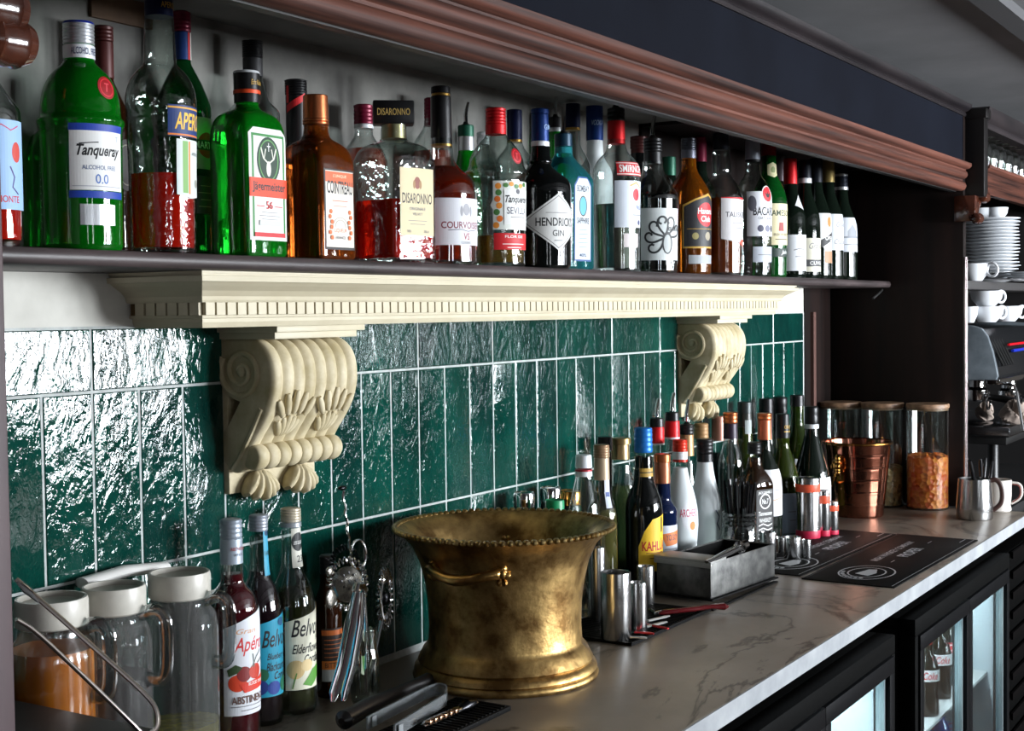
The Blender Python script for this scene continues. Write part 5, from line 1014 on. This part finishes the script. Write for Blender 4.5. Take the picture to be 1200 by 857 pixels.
# copper bucket
c = at(1005, 608, 2, CT); k = depth(c)/F; dirc = Vector((c.x-CAM.x, c.y-CAM.y, 0)).normalized(); rb, rt = 30*k, 40*k; c = c+dirc*rb; h = at(1008, 517, 1, c.y).z-CT
t = thing('copper_bucket', 'banded copper wine bucket with lion mask ring handle', 'bucket', (c.x, c.y, CT), facing(c.x, c.y, 0))
P = [(rb*.97, 0), (rb, .002)]
for i in range(1, 60):
    z = h*i/60; q = i/60; r = rb+(rt*.97-rb)*q; P.append((r*(1+(.008 if i % 10 in (0,) else 0)), z))
P += [(rt, h-.002), (rt*1.03, h-.001), (rt*1.035, h+.001), (rt*1.02, h+.0025), (rt*.96, h), (rb*.95, .01), (.001, .01)]
MB().lathe(P, 64, c1=False).build('bucket_body', COPPER, t)
MB().lathe([(rt*1.015, h-.0035), (rt*1.045, h-.0015), (rt*1.045, h+.0015), (rt*1.0, h+.003)], 64, c0=False, c1=False).build('rim', pm('rim_gold', (170, 120, 60), .2, 1), t)
m = pm('mask_brass', (150, 110, 56), .22, 1, bmp=.4, bscale=90)
b = MB(); a0 = math.radians(236); R1 = rt*.96; cx, cy, cz = R1*math.cos(a0), R1*math.sin(a0), h*.72
for k_ in range(12): a = 2*PI*k_/12; b.ball((cx-.002, cy+.017*math.cos(a), cz+.019*math.sin(a)), .007, .007, .006, n=10)
b.ball((cx-.006, cy, cz), .010, .013, .015); b.ball((cx-.013, cy, cz-.004), .007, .006, .006); b.ball((cx-.012, cy-.006, cz+.005), .004); b.ball((cx-.012, cy+.006, cz+.005), .004)
b.build('lion_mask', m, t)
MB().tube([(cx-.010+.006*math.sin(a), cy+.022*math.cos(a), cz-.026+.024*math.sin(a)) for a in [2*PI*i/28 for i in range(29)]], .0024, 10).build('ring_handle', m, t)

# steel pitcher with utensils, white mug
c = at(1142, 611, 2, CT); k = depth(c)/F; dirc = Vector((c.x-CAM.x, c.y-CAM.y, 0)).normalized(); rb = 20.5*k; c = c+dirc*rb; h = at(1142, 561, 1, c.y).z-CT
t = thing('steel_pitcher', 'brushed steel milk pitcher at the far end holding dark handled utensils', 'pitcher', (c.x, c.y, CT), facing(c.x, c.y, 0))
MB().lathe([(rb*.97, 0), (rb*1.02, .003), (rb*1.02, h*.3), (rb*.94, h*.75), (rb*.9, h), (rb*.87, h), (rb*.9, h*.7), (rb*.97, .004), (.001, .004)], 44, c1=False).build('pitcher_body', STEEL, t)
MB().tube(chaikin([(rb*.88, 0, h*.96), (rb*1.2, 0, h*1.0), (rb*1.5, 0, h*.8), (rb*1.5, 0, h*.4), (rb*1.0, 0, h*.22)], 2), .0035, 10, flat=1.6).build('handle', pm('dark_strap', (60, 40, 36), .4), t)
pc = c
for i, (pa, pb) in enumerate((((1137, 540), (1141, 562)), ((1149, 538), (1150, 560)), ((1155, 537), (1153, 560)), ((1163, 541), (1160, 562)))):
    o = Vector((pc.x, pc.y, CT+.006)); t = thing('utensil', 'dark handled utensil standing upright in the steel pitcher', 'utensil', o, 0, 'utensils in the steel pitcher')
    va, vb = at(*pa, 1, pc.y)-o, at(*pb, 1, pc.y)-o
    MB().tube([va, va*.7+vb*.3, vb], [.003, .0045, .0038], 12).build('handle', plastic((24, 24, 26), .25), t); MB().tube([vb, Vector((vb.x*.3, .002, 0))], [.003, .003], 8).build('stem', CHROME, t)
c = at(1170, 603, 2, CT); k = depth(c)/F; dirc = Vector((c.x-CAM.x, c.y-CAM.y, 0)).normalized(); rb = 15*k; c = c+dirc*(rb+.03); h = at(1170, 562, 1, c.y).z-CT
t = thing('mug', 'white mug with two tone handle standing behind the steel pitcher', 'mug', (c.x, c.y, CT), facing(c.x, c.y, 0))
MB().lathe([(rb*.9, 0), (rb, .003), (rb*.92, h*.2), (rb, h*.5), (rb, h), (rb*.93, h), (rb*.9, .006), (.001, .006)], 36, c1=False).build('mug_body', pm('mug_cream', (200, 194, 186), .3), t)
MB().tube(chaikin([(rb*.95, 0, h*.9), (rb*1.7, 0, h*.88), (rb*1.75, 0, h*.45), (rb*.95, 0, h*.25)], 2), .004, 10).build('handle', pm('mug_cream', (200, 194, 186), .3), t)
MB().tube(chaikin([(rb*1.05, -.004, h*.86), (rb*1.6, -.005, h*.84), (rb*1.66, -.005, h*.48), (rb*1.05, -.004, h*.3)], 2), .0016, 8).build('handle_stripe', pm('brown_stripe', (110, 50, 44), .4), t)

# ================================================================ ALCOVE BEYOND THE PANEL
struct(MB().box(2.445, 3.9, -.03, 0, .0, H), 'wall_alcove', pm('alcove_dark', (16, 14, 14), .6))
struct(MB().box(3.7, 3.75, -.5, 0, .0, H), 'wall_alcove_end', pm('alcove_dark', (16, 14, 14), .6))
def ap(px, py, x): return at(px, py, 0, x)
# beam beyond the post
prof = [(-.31, .362), (-.335, .360), (-.346, .372), (-.338, .384), (-.349, .398), (-.344, .410), (-.358, .419), (-.358, .426), (-.31, .426)]
struct(MB().prism([(y-.03, G+z) for y, z in prof], 0, xpost+.005, 3.9), 'trim_9', WOODM, sharp=50)
prof = [(-.33, .520), (-.342, .520), (-.345, .528), (-.342, .535), (-.352, .545), (-.358, .568), (-.1, .568), (-.1, .52)]
struct(MB().prism([(y-.03, G+z) for y, z in prof], 0, xpost+.005, 3.9), 'trim_10', pm('top_moulding_wood', (22, 19, 22)), sharp=50)
b = MB(); b.box(xpost, 3.9, -.30, -.29, G+.4, G+.53); struct(b, 'trim_11', WOODD)
proto = None
for i in range(6):
    X = xpost+.06+i*.085
    p = Vector((X, -.345, G+.4265))
    if proto is None:
        t = thing('wine_glass', 'upturned glass standing on the ledge of the beam beyond the post', 'glass', p, 0, 'upturned glasses on the beam ledge')
        MB().lathe([(.029, 0), (.034, .02), (.034, .045), (.026, .062), (.010, .072), (.004, .078)], 28, c0=False).build('bowl', WAVY, t)
        MB().lathe([(.004, .078), (.024, .0795), (.025, .081), (.001, .0815)], 28, c1=False).build('foot', WAVY, t); proto = t
    else:
        t = proto.copy(); col.objects.link(t); t.location = p*U
        for ch in list(proto.children): d = ch.copy(); col.objects.link(d); d.parent = t
# crockery shelf
zs = ap(1160, 330, 2.75).z
b = MB(); b.box(2.446, 3.69, -.33, -.031, zs-.022, zs); placed(b, 'crockery_shelf', pm('grey_shelf', (52, 50, 50), .6), 'dark grey alcove shelf carrying the white plates', 'shelf', (0, 0, 0), bevel=.002)
PX = 2.86; pc = ap(1163, 328, PX); k = depth(pc)/F
proto = None; zt = ap(1163, 256, PX).z; n = 19; dz = (zt-zs)/n
for i in range(n):
    r = 30*k*(1-.08*math.cos(i*.9)*.3)*(.93 if i < 4 else 1)
    loc = Vector((PX+.001*math.sin(i*2), pc.y+.0015*math.sin(i*1.3), zs+i*dz))
    if proto is None:
        b = MB(); b.lathe([(.55*30*k, 0), (.6*30*k, .001), (30*k, dz*.75), (30*k*1.0, dz*.9), (.97*30*k, dz*.9), (.58*30*k, .003), (.001, .003)], 40, c1=False); proto = b.build('plate', WHITE); o = proto
    else: o = proto.copy(); col.objects.link(o)
    o.location = loc*U; o.scale = (r/(30*k), r/(30*k), 1)
    tag(o, 'white china plate in the tall stack on the alcove shelf', 'plate', 'stacked white plates')
for i, (px, py, w_) in enumerate(((1152, 248, 15), (1168, 250, 13))):
    c = ap(px, py+6, PX); k2 = depth(c)/F
    t = thing('small_cup', ('white cup sitting at the left on top of the plate stack', 'pale grey cup sitting at the right on top of the plate stack')[i], 'cup', (PX, c.y, zs+n*dz), 0)
    MB().lathe([(w_*k2*.6, 0), (w_*k2*.9, .012), (w_*k2, .028), (w_*k2*.92, .028), (w_*k2*.6, .004), (.001, .004)], 28, c1=False).build('cup_body', WHITE, t)
def cup(x, px, py, r, label, z, tilt=0, hang=0, hdl=1, sc_=1):
    c = ap(px, py, x); k = depth(c)/F; R_ = r*k; t = thing('teacup', label, 'cup', (x, c.y, z), hang, 'white cups beyond the dark panel')
    MB().lathe([(R_*.5, 0), (R_*.55, .002), (R_*.9, .016*sc_), (R_, .034*sc_), (R_*.95, .034*sc_), (R_*.8, .014*sc_), (.001, .005)], 32, c1=False).build('cup_body', WHITE, t)
    MB().tube([(R_*(1.25)+R_*.38*math.cos(a), 0, .021*sc_+.013*sc_*math.sin(a)) for a in [2*PI*i/20 for i in range(21)]], .0035, 10).build('handle', WHITE, t)
cup(2.62, 1142, 318, 17, 'white cup in front of the plate stack at the left of the alcove shelf', zs, hang=math.radians(-100), sc_=1.3)
c2 = ap(1197, 325, 2.8)
b = MB(); [b.lathe([(.03, 0), (.055, .006), (.052, .006), (.03, .002), (.001, .002)], 32, c=(0, 0, i*.006), c1=False) for i in range(1)]
proto = None
for i in range(4):
    if proto is None: proto = b.build('saucer', WHITE); o = proto
    else: o = proto.copy(); col.objects.link(o)
    o.location = Vector((2.80, ap(1203, 325, 2.8).y, zs+i*.006))*U; tag(o, 'white saucer in the low pile at the right of the alcove shelf', 'saucer', 'low pile of white saucers')
# espresso machine
EX0, EX1 = 2.72, 3.35
zc_ = ap(1160, 391, EX0).z                     # cup warmer deck
t = thing('espresso_machine', 'chrome and grey espresso machine beyond the dark panel', 'coffee machine', (EX0, -.1, CT))
o = Vector((EX0, -.1, CT)); 
pg = [(1128, 381), (1140, 382), (1150, 385), (1157, 394), (1163, 412), (1167, 430), (1169, 441), (1167, 445), (1128, 446)]
P = [ap(x, y, EX0)-o for x, y in pg]
GP = pm('grey_machine_panel', (92, 100, 106), .4, c2=(108, 116, 122), nscale=30)
MB().prism([(p.y, p.z) for p in P]+[(.06, P[-1].z), (.06, P[0].z)], 0, 0, .018).build('side_panel', GP, t, bevel=.002)
MB().prism([(p.y, p.z) for p in P]+[(.06, P[-1].z), (.06, P[0].z)], 0, EX1-EX0, EX1-EX0+.018).build('side_panel', GP, t, bevel=.002)
zt_ = P[0].z; zb_ = P[-1].z; yf = P[6].y
b = MB(); b.prism([(p.y*.98+.0, p.z*.995) for p in P[2:]]+[(.05, P[-1].z), (.05, P[0].z-.002)], 0, .018, EX1-EX0); b.build('front_body', pm('machine_black', (22, 23, 25), .2), t)
b = MB(); b.box(-.005, EX1-EX0, yf*.55, .06, zt_, zt_+.006); b.build('cup_deck', CHROME, t, bevel=.001)
b = MB()
for i in range(5): b.tube([(.06+i*.03, P[2].y-.004, P[2].z-.02), (.06+i*.03, P[5].y-.006, P[5].z)], .004, 8)
b.build('front_vents', BLACK, t)
q0, q1 = ap(1182, 404, EX0+.16)-o, ap(1200, 403, EX0+.3)-o
MB().tube([q0, Vector((q0.x+.25, q0.y, q0.z))], .0035, 8).build('red_light_strip', pm('red_strip', (210, 16, 30), .3), t)
MB().tube([q0+Vector((.05, 0, -.018)), Vector((q0.x+.25, q0.y, q0.z-.018))], .0045, 8).build('blue_badge', pm('blue_badge', (30, 50, 170), .3), t)
b = MB(); b.box(.01, EX1-EX0, yf-.004, yf+.03, zb_-.01, zb_+.004); b.build('chrome_rail', CHROME, t, bevel=.002)
MB().box(.01, EX1-EX0, -.02, .06, .03, zb_).build('back_body', pm('machine_back', (52, 54, 56), .4, .5), t, bevel=.002)
zd = ap(1150, 512, EX0).z-CT; yd = ap(1184, 515, EX0).y+.1
MB().box(-.01, EX1-EX0+.02, yd, .06, zd, zd+.028).build('drip_tray', pm('machine_chrome', (150, 152, 156), .2, 1), t, bevel=.006)
MB().box(0, EX1-EX0+.01, yd+.01, .06, zd-.02, zd).build('tray_base', BLACK, t, bevel=.002)
for xx in (.03, .5): MB().lathe([(.018, 0), (.014, .01), (.014, zd-.02)], 20, c=(xx, yd+.05, 0)).build('foot', BLACK, t)
for i, (px, py) in enumerate(((1145, 462), (1182, 463))):
    X = EX0+.10+i*.2; q = ap(px, py, X)-o; g_ = MB(); g_.lathe([(.026, -.018), (.028, -.014), (.028, .012), (.02, .02), (.02, .04)], 28, c=(q.x, q.y, q.z)); gh = g_.build('brew_group', CHROME, t)
    MB().tube([(q.x, q.y-.02, q.z-.006), (q.x, q.y-.07, q.z-.012), (q.x-.005, q.y-.12, q.z-.02)], [.008, .01, .012], 12).build('portafilter_handle', BLACK, gh)
    MB().tube([(q.x+.02*math.cos(a), q.y-.03, q.z-.018+.022*math.sin(a)) for a in [2*PI*j/18 for j in range(19)]], .003, 8).build('spout_ring', CHROME, gh)
q = ap(1190, 450, EX0+.05)-o; q2 = ap(1199, 505, EX0+.02)-o
MB().tube(chaikin([tuple(q+Vector((0, .04, 0))), tuple(q), tuple(q*.5+q2*.5), tuple(q2)], 2), .004, 10).build('steam_wand', CHROME, t)
# cups on the deck
zc_ = CT+zt_+.006
for (x, px, py, r, lb, up, hh) in ((2.80, 1157, 386, 19, 'white cup on the machine deck with its handle to the right, lower row', 0, -30), (2.96, 1180, 386, 18, 'white cup at the back of the machine deck by the right border', 0, -35), (2.74, 1136, 386, 10, 'white cup just showing past the dark panel on the machine deck', 0, 120)):
    cup(x, px, py, r, lb, zc_, hang=math.radians(hh), sc_=1.25)
cup(2.80, 1156, 370, 19, 'white cup stacked upon another with its big handle up to the right', zc_+.043, hang=math.radians(-30), sc_=1.2)
# cloths on the drip tray
def cloth(px, py, x, rx, rz, label, seed):
    c = ap(px, py, x)+Vector((0, -.02, 0)); random.seed(seed); t = MB(); R = []
    for i in range(15):
        a = PI*(i+.5)/15; ring = []
        for j in range(36):
            b_ = 2*PI*j/36; f = 1+.22*math.sin(b_*3+i*.7+seed)+.13*math.sin(b_*7+i*1.3); ring.append((rx*math.sin(a)*math.cos(b_)*f, rx*.7*math.sin(a)*math.sin(b_)*f, rz*(1-math.cos(a))*.5*(1+.25*math.sin(b_*4+i))))
        R.append(ring)
    t.rings(R); placed(t, 'folded_cloth', pm('bar_cloth', (120, 108, 100), .9, c2=(176, 160, 148), nscale=14, bmp=.6, bscale=20, bdist=.006), label, 'cloth', (x, c.y, CT+zd+.0285), 0, 'crumpled cloths on the machine tray')
cloth(1180, 503, 2.80, .05, .055, 'crumpled grey cloth on the right of the machine drip tray', 1)
cloth(1146, 503, 2.88, .03, .045, 'smaller crumpled cloth on the left of the machine drip tray', 4)

# ================================================================ FRIDGES
FB = pm('fridge_black', (6, 7, 7), .6, ior=1.1, c2=(11, 11, 11), nscale=200)
FR = pm('fridge_frame', (9, 10, 12), .5, 0, ior=1.15)
INN = pm('fridge_liner', (200, 214, 220), .5)
SZ = at(1092, 822, 1, -.44).z
def fridge(xa, xb, label, ndoors, content):
    yf = -.525; yb = -.04; zt = G-.455; zb = .06; D = .03
    t = thing('bottle_fridge', label, 'fridge', (xa, yb, zb), 0, 'under counter bottle fridges'); W = xb-xa; h = zt-zb; d = yf-yb
    b = MB(); w = .018
    b.box(0, W, d+D, 0, h-w, h); b.box(0, W, d+D, 0, 0, w); b.box(0, w, d+D, 0, w, h-w); b.box(W-w, W, d+D, 0, w, h-w); b.box(w, W-w, -w, 0, w, h-w)
    b.box(0, W, d, d+D, h-.03, h); b.box(0, W, d, d+D, 0, .05); b.box(0, w, d, d+D, .05, h-.03); b.box(W-w, W, d, d+D, .05, h-.03)
    b.build('cabinet', FB, t, bevel=.0015)
    b = MB(); b.box(w, W-w, -w-.002, -w, w, h-w); b.box(w, w+.002, d+D, -w, w, h-w); b.box(W-w-.002, W-w, d+D, -w, w, h-w); b.box(w, W-w, d+D, -w, w, w+.002); b.build('liner', INN, t)
    for sz in (SZ, SZ-.1756): MB().box(w+.002, W-w-.002, d+D+.012, -w-.004, sz-zb-.006, sz-zb).build('glass_shelf', pm('fridge_shelf', (200, 205, 205), .3), t)
    MB().box(w+.01, W-w-.01, d+D+.02, d+D+.04, h-w-.012, h-w-.004).build('tube_light', LAMP, t)
    dw = (W-2*w)/ndoors
    l = area('fridge_light', (xa+W/2, yb+d+D+.045, zb+h-w-.02), (xa+W/2, yb-.15, zb+h*.3), W*.8, .02, 10, (.93, .97, 1.0))
    for i in range(ndoors):
        x0 = w+i*dw+.001; x1_ = x0+dw-.002; q = .022
        b = MB(); y0, y1 = d-.004, d+D-.006
        b.box(x0, x1_, y0, y1, h-.03-.028, h-.031); b.box(x0, x1_, y0, y1, .051, .08); b.box(x0, x0+q, y0, y1, .08, h-.058); b.box(x1_-q, x1_, y0, y1, .08, h-.058)
        dr = b.build('door', FR, t, bevel=.001)
        MB().box(x0+q, x1_-q, y0+.012, y0+.016, .08, h-.058).build('glass_pane', thin('fridge_pane', (238, 244, 244), (222, 230, 232), 0, .05), dr)
        for xx in (x0+q, x1_-q-.006): MB().box(xx, xx+.006, y0+.008, y0+.022, .08, h-.058).build('gasket_strip', pm('gasket', (150, 165, 168), .3, .5), dr)
    return t, xa, yb, zb, W, h, d, w
m, N, L, bb = newmat('fridge_lamp'); bb.inputs['Emission Color'].default_value = (.75, .92, 1, 1); bb.inputs['Emission Strength'].default_value = 25; LAMP = m
fa = fridge(1.325, 2.06, 'black under counter fridge with two glass doors and cola bottles, farther of the two', 2, 1)
fb = fridge(.50, 1.205, 'black under counter fridge with frosted glass doors, nearer of the two', 2, 0)
COLA = cglass((20, 26, 18), .4)
def cola(x, y, z, lbl, cc, label, body=COLA):
    t = thing('soft_drink_bottle', label, 'bottle', (x, y, z), facing(x, y, 20), 'soft drink bottles in the far fridge')
    MB().lathe([(.022, 0), (.024, .004), (.023, .03), (.021, .045), (.024, .07), (.024, .09), (.018, .11), (.010, .125), (.010, .14)], 24).build('glass_body', body, t)
    MB().lathe([(.0115, .138), (.0115, .147), (.010, .149)], 16).build('cap', foil((180, 30, 30)), t)
    printed([('r', -30, -11, 30, 11, cc), ('t', lbl, 0, 0, 30, 15, (180, 30, 40) if cc[1] > 100 else W_, .3, .01)], .001, lambda s, q, off: ((.0243+off)*math.sin(s/.0243), -(.0243+off)*math.cos(s/.0243), .08+q), .003, 'label', t)
zsf = at(1092, 822, 1, -.44).z
L_ = [('white labelled cola bottle nearest the glass in the far fridge', (204, 206, 206)), ('second white labelled cola bottle in the far fridge', (204, 206, 206)), ('red labelled cola bottle behind the white labelled ones in the fridge', (196, 30, 40)), ('red labelled cola bottle at the back right of the fridge shelf', (196, 30, 40))]
for (px, y), (lb, cc) in zip(((1086, -.455), (1101, -.445), (1115, -.44), (1109, -.37)), L_): cola(at(px, 780, 1, y).x, y, zsf+.0006, 'Coke', cc, lb)
for i in range(3):
    y = -.45+.01*i; x = at(1088+i*13, 840, 1, y).x; body = cglass((30, 80, 170), .6) if i == 1 else CLEAR
    cola(x, y, zsf-.175, 'Cola', (120, 150, 190), ('clear', 'blue', 'clear')[i]+' bottle on the lower fridge shelf, '+('nearest', 'second', 'third')[i]+' along the row', body)
# dark grille past the fridge
b = MB(); 
for i in range(14): b.box(2.12, 2.9, -.52, -.515, .1+i*.045, .115+i*.045)
struct(b, 'trim_12', pm('grille_dark', (7, 6, 6), .7, ior=1.08)); struct(MB().box(2.1, 2.95, -.51, -.45, .05, .70), 'wall_plinth', pm('plinth_dark', (5, 5, 5), .7, ior=1.08))
